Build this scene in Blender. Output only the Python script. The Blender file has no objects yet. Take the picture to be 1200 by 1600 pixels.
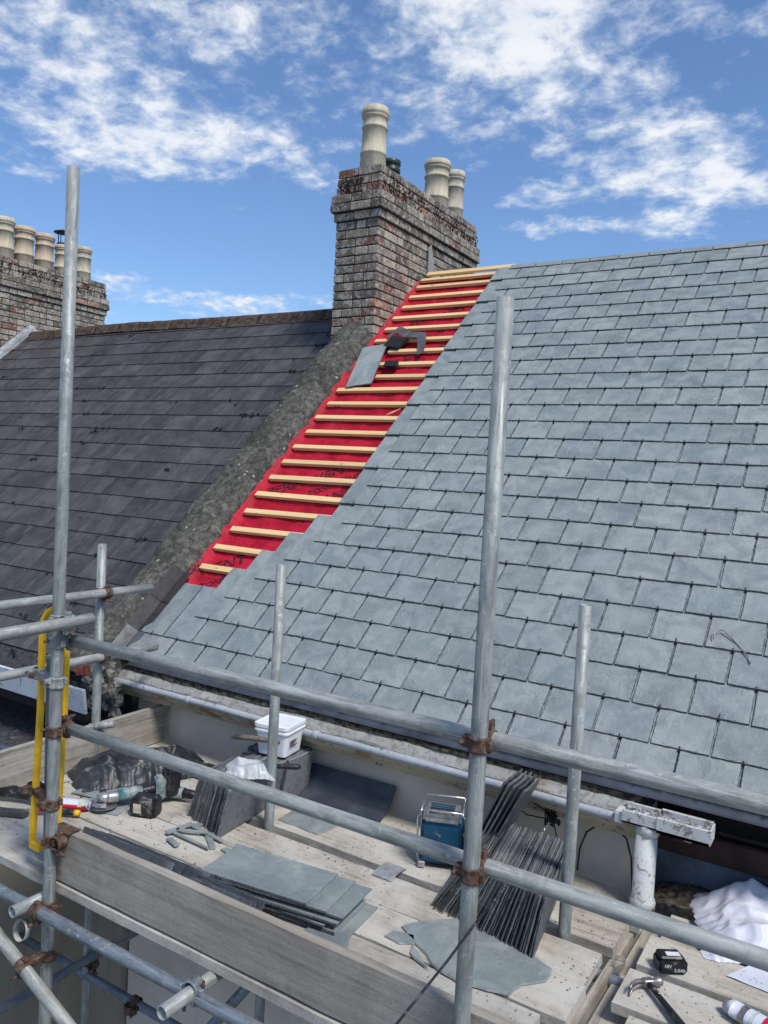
import bpy, bmesh, math, random
from mathutils import Vector, Matrix, noise
random.seed(7)
rnd = random.random
def ru(a, b): return a + (b - a) * random.random()
PI = math.pi
S = bpy.context.scene
C = S.collection

# ------------------------------------------------------------------ camera
CR = Vector((0.84798002, 0.52728422, 0.05386307)); CU = Vector((-0.07221993, 0.01426961, 0.99728665)); CF = Vector((-0.52508491, 0.84956914, -0.05018077))
FPX = 1242.5562
cam_d = bpy.data.cameras.new('camera'); cam = bpy.data.objects.new('camera', cam_d); C.objects.link(cam)
cam_d.sensor_fit = 'VERTICAL'; cam_d.sensor_height = 24.0; cam_d.lens = FPX / 1600 * 24.0
cam_d.clip_start = 0.05; cam_d.clip_end = 2000
cam.matrix_world = Matrix(((CR.x, CU.x, -CF.x, 0), (CR.y, CU.y, -CF.y, 0), (CR.z, CU.z, -CF.z, 0), (0, 0, 0, 1)))
S.camera = cam

# ------------------------------------------------------------------ world: sky with broken cloud, soft sun
SUN_EL, SUN_AZ = math.radians(56), math.radians(112)      # azimuth measured from +Y towards +X
w = bpy.data.worlds.new('World'); S.world = w; w.use_nodes = True
nt = w.node_tree; N = nt.nodes; L = nt.links; N.clear()
def wn(t, **k):
    n = N.new(t)
    for a, b in k.items(): setattr(n, a, b)
    return n
def wm(op, a, b=None, c=None, clamp=False):
    n = wn('ShaderNodeMath', operation=op, use_clamp=clamp)
    for i, v in enumerate((a, b, c)):
        if v is None: continue
        if isinstance(v, (int, float)): n.inputs[i].default_value = v
        else: L.new(v, n.inputs[i])
    return n.outputs[0]
def wv(op, a, b=None):
    n = wn('ShaderNodeVectorMath', operation=op)
    for i, v in enumerate((a, b)):
        if v is None: continue
        if isinstance(v, (tuple, Vector)): n.inputs[i].default_value = tuple(v)
        else: L.new(v, n.inputs[i])
    return n.outputs['Value'] if op in ('DOT_PRODUCT', 'LENGTH') else n.outputs[0]
tc = wn('ShaderNodeTexCoord'); D = wv('NORMALIZE', tc.outputs['Generated'])
sky = wn('ShaderNodeTexSky', sky_type='NISHITA', sun_disc=False)
sky.sun_elevation = SUN_EL; sky.sun_rotation = SUN_AZ; sky.altitude = 50; sky.air_density = 1.0; sky.dust_density = 0.6; sky.ozone_density = 3.0
sep = wn('ShaderNodeSeparateXYZ'); L.new(D, sep.inputs[0])
zz = wm('ADD', wm('MAXIMUM', sep.outputs[2], 0.0), 0.22)
cmb = wn('ShaderNodeCombineXYZ'); L.new(wm('DIVIDE', sep.outputs[0], zz), cmb.inputs[0]); L.new(wm('DIVIDE', sep.outputs[1], zz), cmb.inputs[1])
q = cmb.outputs[0]
def wnoise(vec, scale, detail, rough, dist=0.0):
    n = wn('ShaderNodeTexNoise'); L.new(vec, n.inputs['Vector'])
    n.inputs['Scale'].default_value = scale; n.inputs['Detail'].default_value = detail
    n.inputs['Roughness'].default_value = rough; n.inputs['Distortion'].default_value = dist
    return n.outputs['Fac']
n1 = wnoise(q, 3.2, 7, 0.55, 0.2)
n2 = wnoise(q, 12.0, 7, 0.58, 0.25)
n3 = wnoise(q, 34.0, 5, 0.60, 0.2)
# cloud banks: soft masses at fixed bearings (tangent coordinates about one compass bearing of the sky)
fw = wm('MAXIMUM', wv('DOT_PRODUCT', D, CF), 0.05)
ta = wm('DIVIDE', wv('DOT_PRODUCT', D, CR), fw); tb = wm('DIVIDE', wv('DOT_PRODUCT', D, CU), fw)
front = wm('GREATER_THAN', wv('DOT_PRODUCT', D, CF), 0.1)
banks = [  # x, y, half width, half height, turn (deg), weight
 (110, 70, 260, 105, 12, 1.0), (330, 225, 230, 55, 14, .95), (210, 240, 100, 26, 10, .5), (470, 262, 70, 30, 25, .4), (720, 85, 220, 95, 8, .95), (960, 60, 160, 80, 20, .6),
 (460, 165, 120, 30, -15, .42), (660, 210, 110, 40, 20, .5), (860, 180, 60, 60, 0, .55), (1060, 200, 130, 70, 15, .95),
 (970, 270, 100, 48, -8, 1.1), (1140, 290, 120, 28, 4, 1.2), (830, 312, 60, 20, -5, 1.1), (850, 355, 75, 15, -5, 1.1), (950, 352, 50, 12, 5, .8), (1060, 345, 70, 19, -12, 1.2),
 (240, 455, 140, 30, 10, .85), (410, 475, 120, 20, 0, .8), (400, 322, 30, 8, -10, .4), (50, 262, 90, 22, 5, .35), (40, 190, 60, 12, 5, .25), (900, 0, 400, 60, 0, .5), (300, 20, 300, 60, 5, .4)]
holes = [(120, 335, 180, 45, 0, .4), (620, 300, 200, 50, 0, .25), (560, 110, 40, 50, 0, .3), (640, 60, 28, 45, 0, .35), (1080, 75, 90, 30, 20, .5), (330, 400, 200, 40, 0, .5), (900, 400, 300, 16, 0, .6), (740, 330, 60, 40, 0, .3)]
tot = None
for (x, y, sx, sy, tw, wt), sg in [(b, 1) for b in banks] + [(b, -1) for b in holes]:
    cx, cy = (x - 600) / FPX, (800 - y) / FPX; c_, s_ = math.cos(math.radians(-tw)), math.sin(math.radians(-tw))
    dx = wm('SUBTRACT', ta, cx); dy = wm('SUBTRACT', tb, cy)
    u_ = wm('ADD', wm('MULTIPLY', dx, c_ * FPX / sx), wm('MULTIPLY', dy, s_ * FPX / sx))
    v_ = wm('ADD', wm('MULTIPLY', dx, -s_ * FPX / sy), wm('MULTIPLY', dy, c_ * FPX / sy))
    r2 = wm('ADD', wm('MULTIPLY', u_, u_), wm('MULTIPLY', v_, v_))
    g_ = wm('MULTIPLY', wm('POWER', 2.71828, wm('MULTIPLY', r2, -0.9)), wt * sg)
    tot = g_ if tot is None else wm('ADD', tot, g_)
tot = wm('MINIMUM', tot, 1.15)
tot = wm('ADD', wm('MULTIPLY', tot, front), wm('MULTIPLY', wm('SUBTRACT', 1.0, front), 0.60))
fb = wm('ADD', wm('ADD', wm('MULTIPLY', n1, 0.40), wm('MULTIPLY', n2, 0.42)), wm('MULTIPLY', n3, 0.18))
den = wm('ADD', wm('MULTIPLY', wm('SUBTRACT', fb, 0.50), 2.7), wm('MULTIPLY', wm('SUBTRACT', tot, 0.66), 0.40))
mr = wn('ShaderNodeMapRange', interpolation_type='SMOOTHSTEP'); L.new(den, mr.inputs[0])
mr.inputs[1].default_value = -0.16; mr.inputs[2].default_value = 0.40; mr.inputs[3].default_value = 0; mr.inputs[4].default_value = 0.93
tint = wn('ShaderNodeMix', data_type='RGBA', blend_type='MULTIPLY'); tint.inputs[0].default_value = 1.0
L.new(sky.outputs[0], tint.inputs[6]); tint.inputs[7].default_value = (0.86, 0.99, 1.14, 1)
bg1 = wn('ShaderNodeBackground'); L.new(tint.outputs[2], bg1.inputs[0]); bg1.inputs[1].default_value = 0.105
ccol = wn('ShaderNodeMix', data_type='RGBA'); ccr = wn('ShaderNodeMapRange'); L.new(den, ccr.inputs[0]); ccr.inputs[1].default_value = 0.0; ccr.inputs[2].default_value = 0.30
L.new(wm('ADD', wm('MULTIPLY', ccr.outputs[0], 0.5), wm('MULTIPLY', wm('SUBTRACT', n2, 0.38), 2.0), None, True), ccol.inputs[0]); ccol.inputs[6].default_value = (0.47, 0.55, 0.67, 1); ccol.inputs[7].default_value = (0.70, 0.72, 0.75, 1)
bg2 = wn('ShaderNodeBackground'); L.new(ccol.outputs[2], bg2.inputs[0]); bg2.inputs[1].default_value = 1.0
mx = wn('ShaderNodeMixShader'); L.new(mr.outputs[0], mx.inputs[0]); L.new(bg1.outputs[0], mx.inputs[1]); L.new(bg2.outputs[0], mx.inputs[2])
wo = wn('ShaderNodeOutputWorld'); L.new(mx.outputs[0], wo.inputs[0])
sd = bpy.data.lights.new('sun', 'SUN'); sd.energy = 2.7; sd.angle = math.radians(14); sd.color = (1.0, 0.95, 0.88)
sun = bpy.data.objects.new('sun', sd); C.objects.link(sun)
sdir = Vector((math.sin(SUN_AZ) * math.cos(SUN_EL), math.cos(SUN_AZ) * math.cos(SUN_EL), math.sin(SUN_EL)))
sun.rotation_euler = sdir.to_track_quat('Z', 'Y').to_euler(); sun.location = sdir * 30
S.render.engine = 'CYCLES'
S.view_settings.view_transform = 'Standard'; S.view_settings.look = 'None'; S.view_settings.exposure = 0.42; S.view_settings.gamma = 1.0
S.view_settings.use_curve_mapping = False

# ------------------------------------------------------------------ materials
MATS = {}
class MT:
    def __init__(s, name, rough=0.8, metal=0.0, spec=0.4):
        s.m = bpy.data.materials.new(name); s.m.use_nodes = True; s.t = s.m.node_tree; s.n = s.t.nodes; s.l = s.t.links
        s.b = s.n['Principled BSDF']; s.b.inputs['Roughness'].default_value = rough; s.b.inputs['Metallic'].default_value = metal
        s.b.inputs['Specular IOR Level'].default_value = spec
        tc = s.n.new('ShaderNodeTexCoord'); oi = s.n.new('ShaderNodeObjectInfo'); s.rand = oi.outputs['Random']
        off = s.n.new('ShaderNodeVectorMath'); off.operation = 'MULTIPLY_ADD'
        s.l.new(oi.outputs['Random'], off.inputs[0]); off.inputs[1].default_value = (17.3, 31.7, 23.1); s.l.new(tc.outputs['Object'], off.inputs[2])
        s.co = off.outputs[0]; s.raw = tc.outputs['Object']
    def math(s, op, a, b=None, clamp=False):
        n = s.n.new('ShaderNodeMath'); n.operation = op; n.use_clamp = clamp
        for i, v in enumerate((a, b)):
            if v is None: continue
            if isinstance(v, (int, float)): n.inputs[i].default_value = v
            else: s.l.new(v, n.inputs[i])
        return n.outputs[0]
    def scale(s, sc, co=None):
        n = s.n.new('ShaderNodeVectorMath'); n.operation = 'MULTIPLY'; s.l.new(co or s.co, n.inputs[0]); n.inputs[1].default_value = sc; return n.outputs[0]
    def noise(s, sc, det=4, rough=0.6, dist=0.0, co=None):
        n = s.n.new('ShaderNodeTexNoise'); s.l.new(co or s.co, n.inputs['Vector']); n.inputs['Scale'].default_value = sc
        n.inputs['Detail'].default_value = det; n.inputs['Roughness'].default_value = rough; n.inputs['Distortion'].default_value = dist
        return n.outputs['Fac']
    def voro(s, sc, co=None, feat='F1', rn=1.0):
        n = s.n.new('ShaderNodeTexVoronoi'); n.feature = feat; s.l.new(co or s.co, n.inputs['Vector']); n.inputs['Scale'].default_value = sc
        n.inputs['Randomness'].default_value = rn
        return n.outputs['Distance']
    def ramp(s, fac, stops, interp='LINEAR'):
        n = s.n.new('ShaderNodeValToRGB'); n.color_ramp.interpolation = interp; s.l.new(fac, n.inputs[0]); e = n.color_ramp.elements
        while len(e) < len(stops): e.new(0.5)
        for k, (p, c) in enumerate(stops):
            e[k].position = p; e[k].color = (c[0], c[1], c[2], 1) if isinstance(c, tuple) else (c, c, c, 1)
        return n.outputs[0]
    def step(s, fac, a, b):
        n = s.n.new('ShaderNodeMapRange'); n.interpolation_type = 'SMOOTHSTEP'; s.l.new(fac, n.inputs[0])
        n.inputs[1].default_value = a; n.inputs[2].default_value = b; return n.outputs[0]
    def mix(s, fac, a, b, mode='MIX'):
        n = s.n.new('ShaderNodeMix'); n.data_type = 'RGBA'; n.blend_type = mode
        for i, v in ((0, fac), (6, a), (7, b)):
            if isinstance(v, (int, float)): n.inputs[i].default_value = v
            elif isinstance(v, tuple): n.inputs[i].default_value = (*v, 1)
            else: s.l.new(v, n.inputs[i])
        return n.outputs[2]
    def col(s, c):
        if isinstance(c, tuple): s.b.inputs['Base Color'].default_value = (*c, 1)
        else: s.l.new(c, s.b.inputs['Base Color'])
    def bump(s, h, dist=0.002, st=1.0):
        n = s.n.new('ShaderNodeBump'); n.inputs['Strength'].default_value = st; n.inputs['Distance'].default_value = dist
        s.l.new(h, n.inputs['Height']); s.l.new(n.outputs[0], s.b.inputs['Normal'])
    def rough(s, f): s.l.new(f, s.b.inputs['Roughness'])
def simple(name, c, rough=0.6, metal=0.0, var=0.25, sc=30, bump=0.0, dust=0.0, spec=0.4):
    t = MT(name, rough, metal, spec)
    n = t.noise(sc, 5, 0.65)
    c1 = t.ramp(n, [(0.38, tuple(x * (1 - var) for x in c)), (0.62, tuple(min(1, x * (1 + var)) for x in c))])
    if dust > 0:
        d = t.step(t.noise(14, 6, 0.7, 0.4), 0.62 - dust * 0.3, 0.80 - dust * 0.2)
        c1 = t.mix(t.math('MULTIPLY', d, 0.75), c1, (0.42, 0.41, 0.38))
    t.col(c1)
    if bump: t.bump(n, bump)
    return t.m

def m_slate_new(edges=True):
    t = MT('new_slate' if edges else 'loose_slate', 0.52, 0.0, 0.5)
    base = t.ramp(t.rand, [(0.0, (0.188, 0.212, 0.210)), (0.12, (0.222, 0.246, 0.238)), (0.35, (0.208, 0.236, 0.238)), (0.5, (0.250, 0.272, 0.264)), (0.7, (0.228, 0.254, 0.246)), (0.85, (0.206, 0.228, 0.236)), (1.0, (0.238, 0.256, 0.248))])
    cl = t.noise(7, 6, 0.6, 0.6)
    c = t.mix(0.6, base, t.ramp(cl, [(0.38, (0.36, 0.40, 0.43)), (0.62, (0.64, 0.65, 0.65))]), 'OVERLAY')
    st = t.noise(1.0, 6, 0.75, 1.2, t.scale((40, 9, 30)))
    sc = t.step(st, 0.57, 0.70)
    c = t.mix(t.math('MULTIPLY', sc, 0.42), c, (0.40, 0.44, 0.46))
    st2 = t.noise(1.0, 4, 0.6, 2.5, t.scale((9, 60, 30)))
    c = t.mix(t.math('MULTIPLY', t.step(st2, 0.66, 0.74), 0.35), c, (0.48, 0.52, 0.54))
    c = t.mix(t.math('MULTIPLY', t.step(t.noise(11, 6, 0.8, 0.3), 0.57, 0.66), 0.25), c, (0.42, 0.44, 0.43))
    dk = t.noise(4.5, 5, 0.7, 0.5)
    c = t.mix(t.math('MULTIPLY', t.step(dk, 0.575, 0.61), 0.22), c, (0.10, 0.12, 0.135))
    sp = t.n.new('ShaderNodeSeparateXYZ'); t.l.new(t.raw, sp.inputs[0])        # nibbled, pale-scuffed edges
    if not edges: t.raw = t.scale((0, 0, 0), t.raw)
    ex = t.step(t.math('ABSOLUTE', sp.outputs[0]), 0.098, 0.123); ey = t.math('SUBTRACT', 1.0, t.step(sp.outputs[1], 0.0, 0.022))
    ed = t.math('MULTIPLY', t.math('MAXIMUM', ex, ey), t.step(t.noise(1.0, 5, 0.7, 0.6, t.scale((60, 90, 60))), 0.50, 0.60))
    if edges: c = t.mix(t.math('MULTIPLY', ed, 0.38), c, (0.42, 0.45, 0.46))
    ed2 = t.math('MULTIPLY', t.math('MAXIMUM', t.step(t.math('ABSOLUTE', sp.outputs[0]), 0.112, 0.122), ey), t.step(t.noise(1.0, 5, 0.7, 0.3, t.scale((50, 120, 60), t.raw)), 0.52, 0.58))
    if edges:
        c = t.mix(t.math('MULTIPLY', ed2, 0.7), c, (0.035, 0.042, 0.050))  # broken dark flecks, part of the painted joint shade
        joint_shade = t.math('MAXIMUM', t.step(t.math('ABSOLUTE', sp.outputs[0]), 0.1178, 0.1200), t.math('SUBTRACT', 1.0, t.step(sp.outputs[1], 0.001, 0.004)))
        c = t.mix(t.math('MULTIPLY', joint_shade, 0.72), c, (0.022, 0.026, 0.030))        # shade of the joints, painted dark along sides and tail
    t.col(c); t.rough(t.ramp(cl, [(0.3, 0.44), (0.7, 0.64)]))
    t.bump(t.math('ADD', t.math('ADD', t.math('MULTIPLY', t.noise(16, 7, 0.7, 0.8), 1.0), t.math('MULTIPLY', cl, 1.2)), t.math('MULTIPLY', t.step(dk, 0.575, 0.60), -0.2)), 0.005, 0.85)
    return t.m
def m_slate_old():
    t = MT('weathered_slate', 0.62, 0.0, 0.35)
    base = t.ramp(t.rand, [(0.0, (0.040, 0.039, 0.040)), (0.3, (0.062, 0.060, 0.061)), (0.5, (0.048, 0.046, 0.048)), (0.8, (0.070, 0.071, 0.073)), (1.0, (0.062, 0.056, 0.058))])
    st = t.noise(1.0, 6, 0.7, 0.6, t.scale((14, 3, 8)))
    c = t.mix(0.7, base, t.ramp(t.noise(5, 6, 0.7, 0.4), [(0.38, (0.30, 0.30, 0.30)), (0.62, (0.72, 0.70, 0.69))]), 'OVERLAY')
    c = t.mix(t.math('MULTIPLY', t.step(st, 0.54, 0.62), 0.35), c, (0.12, 0.12, 0.12))
    c = t.mix(t.math('MULTIPLY', t.step(t.noise(5, 7, 0.75), 0.56, 0.72), 0.5), c, (0.105, 0.100, 0.105))
    c = t.mix(t.step(t.noise(9, 5, 0.7, 0.2), 0.655, 0.68), c, (0.012, 0.012, 0.010))
    c = t.mix(t.math('MULTIPLY', t.step(t.noise(3.3, 6, 0.8), 0.66, 0.72), 0.6), c, (0.10, 0.095, 0.05))
    c = t.mix(t.step(t.noise(40, 2, 0.5), 0.77, 0.80), c, (0.34, 0.34, 0.32))
    t.col(c); t.bump(t.noise(22, 6, 0.7), 0.004, 0.7); t.rough(t.ramp(st, [(0.3, 0.5), (0.7, 0.75)]))
    return t.m
def m_brick():
    t = MT('weathered_brick', 0.9, 0, 0.2)
    base = t.ramp(t.rand, [(0.0, (0.115, 0.098, 0.080)), (0.12, (0.20, 0.172, 0.135)), (0.3, (0.29, 0.25, 0.19)), (0.45, (0.15, 0.128, 0.105)), (0.6, (0.38, 0.335, 0.26)),
                           (0.72, (0.20, 0.155, 0.125)), (0.84, (0.27, 0.22, 0.18)), (0.88, (0.33, 0.175, 0.11)), (0.93, (0.21, 0.09, 0.065)), (1.0, (0.30, 0.29, 0.25))], 'CONSTANT')
    c = t.mix(t.math('MULTIPLY', t.step(t.noise(16, 8, 0.8, 0.3), 0.48, 0.58), 0.66), base, (0.50, 0.49, 0.45))
    c = t.mix(t.math('MULTIPLY', t.step(t.noise(38, 5, 0.8), 0.53, 0.59), 0.75), c, (0.045, 0.043, 0.042))
    c = t.mix(t.step(t.noise(75, 3, 0.6), 0.66, 0.70), c, (0.60, 0.60, 0.55))
    t.col(c); t.bump(t.noise(45, 6, 0.75), 0.006, 0.9); return t.m
def m_mortar():
    t = MT('old_lime_mortar', 0.95, 0, 0.15)
    n = t.noise(50, 6, 0.75)
    t.col(t.ramp(n, [(0.3, (0.035, 0.032, 0.03)), (0.52, (0.065, 0.06, 0.052)), (0.75, (0.16, 0.15, 0.135))])); t.bump(n, 0.006, 0.8); return t.m
def m_moss():
    t = MT('dark_red_moss', 1.0, 0, 0.1); n = t.noise(60, 5, 0.7)
    t.col(t.ramp(n, [(0.3, (0.018, 0.012, 0.010)), (0.7, (0.085, 0.042, 0.034))])); t.bump(n, 0.01, 1); return t.m
def m_galv(name, c, dirt=0.3):
    t = MT(name, 0.55, 0.3, 0.45)
    st = t.noise(1.0, 6, 0.7, 0.3, t.scale((30, 30, 5)))
    cl = t.noise(9, 6, 0.7, 0.5)
    cc = t.ramp(st, [(0.36, tuple(x * 0.55 for x in c)), (0.50, tuple(x * 0.9 for x in c)), (0.64, tuple(x * 1.15 for x in c))])
    cc = t.mix(t.math('MULTIPLY', t.step(cl, 0.50, 0.60), 0.55), cc, tuple(x * 0.58 for x in c))
    cc = t.mix(t.math('MULTIPLY', t.step(t.noise(1.0, 5, 0.7, 0.5, t.scale((60, 60, 3))), 0.56, 0.62), 0.5), cc, tuple(min(1, x * 1.5) for x in c))
    cc = t.mix(t.math('MULTIPLY', t.step(t.noise(35, 5, 0.75), 0.60, 0.66), 0.7), cc, (0.50, 0.50, 0.47))
    cc = t.mix(t.math('MULTIPLY', t.step(t.noise(28, 4, 0.7, 0.4), 0.67, 0.71), dirt), cc, (0.05, 0.045, 0.04))
    t.col(cc); t.rough(t.ramp(cl, [(0.3, 0.46), (0.7, 0.72)])); t.bump(t.noise(90, 4, 0.6), 0.0010, 0.7); return t.m
def m_rust():
    t = MT('rusty_steel', 0.8, 0.35, 0.3); n = t.noise(45, 6, 0.75)
    t.col(t.ramp(n, [(0.28, (0.040, 0.024, 0.018)), (0.46, (0.090, 0.052, 0.038)), (0.58, (0.155, 0.105, 0.080)), (0.72, (0.27, 0.24, 0.21))])); t.bump(n, 0.001, 0.6); return t.m
def m_board(name, ax='x', dust=0.6, base=((0.15, 0.135, 0.115), (0.30, 0.275, 0.24))):
    t = MT(name, 0.88, 0, 0.25)
    s3 = {'x': (1.6, 40, 40), 'y': (40, 1.6, 40)}[ax]
    gr = t.noise(1.0, 6, 0.72, 0.8, t.scale(s3))
    c = t.ramp(gr, [(0.38, base[0]), (0.60, base[1])])
    c = t.mix(0.6, c, t.ramp(t.rand, [(0, (0.42, 0.40, 0.38)), (1, (0.60, 0.60, 0.58))]), 'OVERLAY')
    s4 = {'x': (0.7, 12, 12), 'y': (12, 0.7, 12)}[ax]
    c = t.mix(t.math('MULTIPLY', t.step(t.noise(1.0, 4, 0.6, 2.0, t.scale(s4)), 0.52, 0.62), 0.35), c, tuple(x * 0.55 for x in base[0]))
    c = t.mix(t.math('MULTIPLY', t.step(t.noise(3.2, 8, 0.72, 0.3), 0.56 - 0.28 * dust, 0.72 - 0.1 * dust), dust), c, (0.52, 0.50, 0.45))
    c = t.mix(t.math('MULTIPLY', t.step(gr, 0.60, 0.66), 0.25), c, tuple(x * 0.5 for x in base[0]))
    c = t.mix(t.math('MULTIPLY', t.step(t.noise(60, 5, 0.8), 0.60, 0.66), 0.7), c, (0.14, 0.14, 0.145))
    c = t.mix(t.math('MULTIPLY', t.step(t.noise(8, 6, 0.8, 0.5), 0.62, 0.68), 0.35), c, (0.17, 0.175, 0.18))
    t.col(c); t.bump(t.math('ADD', t.math('MULTIPLY', gr, 0.7), t.noise(70, 4, 0.7)), 0.0022, 0.7); return t.m
def m_batten():
    t = MT('new_pine_batten', 0.7, 0, 0.3)
    gr = t.noise(1.0, 5, 0.6, 1.0, t.scale((2.0, 45, 45)))
    b = t.ramp(t.rand, [(0, (0.66, 0.44, 0.20)), (0.5, (0.76, 0.55, 0.28)), (1, (0.62, 0.43, 0.22))])
    c = t.mix(0.6, b, t.ramp(gr, [(0.3, 0.40), (0.7, 0.62)]), 'OVERLAY')
    c = t.mix(t.step(t.noise(1.0, 2, 0.4, 0.2, t.scale((10, 26, 26))), 0.72, 0.76), c, (0.24, 0.12, 0.05))
    t.col(c); t.bump(gr, 0.001, 0.6); return t.m
def m_membrane():
    t = MT('red_roof_membrane', 0.6, 0, 0.22)
    sx = t.n.new('ShaderNodeSeparateXYZ'); t.l.new(t.raw, sx.inputs[0])
    def gl(o, p): 
        f = t.math('ABSOLUTE', t.math('SUBTRACT', t.math('FRACT', t.math('DIVIDE', o, p)), 0.5)); return t.step(f, 0.468, 0.49)
    grid = t.math('MAXIMUM', gl(sx.outputs[0], 0.058), gl(sx.outputs[1], 0.062))
    n = t.noise(6, 6, 0.65, 0.6)
    c = t.ramp(n, [(0.38, (0.32, 0.005, 0.018)), (0.62, (0.48, 0.012, 0.034))])
    c = t.mix(t.math('MULTIPLY', grid, 0.6), c, (0.13, 0.001, 0.006))
    c = t.mix(t.math('MULTIPLY', t.step(t.noise(4, 7, 0.75, 0.5), 0.60, 0.74), 0.22), c, (0.45, 0.18, 0.18))
    t.col(c); t.bump(t.math('ADD', n, t.math('MULTIPLY', t.noise(30, 4, 0.6, 1.0), 0.35)), 0.014, 0.8); t.rough(t.ramp(n, [(0.3, 0.5), (0.7, 0.7)])); return t.m
def m_render(name, c, st=0.35):
    t = MT(name, 0.92, 0, 0.2)
    n = t.noise(2.2, 7, 0.7, 0.4); v = t.noise(1.0, 5, 0.7, 0.3, t.scale((7, 7, 0.9)))
    cc = t.ramp(n, [(0.3, tuple(x * 0.82 for x in c)), (0.7, tuple(x * 1.1 for x in c))])
    cc = t.mix(t.math('MULTIPLY', t.step(v, 0.54, 0.72), st), cc, tuple(x * 0.5 for x in c))
    cc = t.mix(t.math('MULTIPLY', t.step(t.noise(50, 4, 0.7), 0.66, 0.72), 0.4), cc, tuple(x * 0.45 for x in c))
    t.col(cc); t.bump(t.noise(40, 5, 0.7), 0.002, 0.6); return t.m
def m_coping():
    t = MT('lichen_covered_cement', 0.97, 0, 0.12)
    n = t.noise(24, 9, 0.82, 0.4)
    c = t.ramp(n, [(0.34, (0.022, 0.021, 0.018)), (0.46, (0.072, 0.069, 0.060)), (0.56, (0.130, 0.125, 0.110)), (0.70, (0.25, 0.24, 0.215))])
    c = t.mix(t.math('MULTIPLY', t.step(t.noise(3.0, 6, 0.75, 0.4), 0.47, 0.58), 0.55), c, (0.028, 0.028, 0.025))
    c = t.mix(t.math('MULTIPLY', t.step(t.noise(7.0, 6, 0.8, 0.4), 0.57, 0.66), 0.5), c, (0.24, 0.235, 0.21))
    v = t.voro(15); k = t.noise(6, 3, 0.5)
    sp = t.math('MULTIPLY', t.math('SUBTRACT', 1.0, t.step(v, 0.13, 0.22)), t.step(k, 0.54, 0.60))
    c = t.mix(t.math('MULTIPLY', sp, 0.8), c, (0.42, 0.42, 0.38))
    t.col(c); t.bump(t.math('ADD', n, t.noise(70, 4, 0.7)), 0.007, 0.8); return t.m
def m_paint(name, c, under=(0.16, 0.12, 0.09), rust=0.4, flake=0.5, sc=14):
    t = MT(name, 0.7, 0, 0.35)
    n = t.noise(sc, 7, 0.78, 0.5)
    cc = t.ramp(t.noise(5, 5, 0.6), [(0.3, tuple(x * 0.8 for x in c)), (0.7, c)])
    cc = t.mix(t.step(n, 0.66 - 0.16 * flake, 0.69 - 0.16 * flake), cc, under)
    cc = t.mix(t.math('MULTIPLY', t.step(t.noise(3.2, 6, 0.7, 0.4), 0.64 - 0.12 * rust, 0.74 - 0.12 * rust), 0.85), cc, (0.24, 0.095, 0.03))
    cc = t.mix(t.math('MULTIPLY', t.step(t.noise(45, 4, 0.7), 0.60, 0.68), 0.5), cc, (0.05, 0.048, 0.042))
    t.col(cc); t.bump(n, 0.004, 0.8); return t.m
def m_pot():
    t = MT('buff_clay', 0.85, 0, 0.25)
    base = t.ramp(t.rand, [(0, (0.50, 0.45, 0.34)), (0.5, (0.46, 0.405, 0.30)), (0.75, (0.50, 0.39, 0.285)), (1, (0.44, 0.41, 0.33))])
    v = t.noise(1.0, 5, 0.7, 0.3, t.scale((16, 16, 3)))
    c = t.mix(0.6, base, t.ramp(v, [(0.38, 0.34), (0.62, 0.60)]), 'OVERLAY')
    c = t.mix(t.step(t.noise(30, 4, 0.7), 0.66, 0.70), c, (0.07, 0.065, 0.05))
    c = t.mix(t.math('MULTIPLY', t.step(t.noise(7, 6, 0.8), 0.56, 0.68), 0.5), c, (0.20, 0.185, 0.15))
    t.col(c); t.bump(t.noise(40, 4, 0.7), 0.003, 0.5); return t.m
def m_ridge():
    t = MT('lichened_ridge_tile', 0.95, 0, 0.15)
    n = t.noise(20, 8, 0.8, 0.3)
    c = t.ramp(n, [(0.35, (0.020, 0.015, 0.012)), (0.48, (0.070, 0.048, 0.038)), (0.60, (0.125, 0.095, 0.072)), (0.72, (0.28, 0.25, 0.20))])
    t.col(c); t.bump(n, 0.01, 0.9); return t.m
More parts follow.
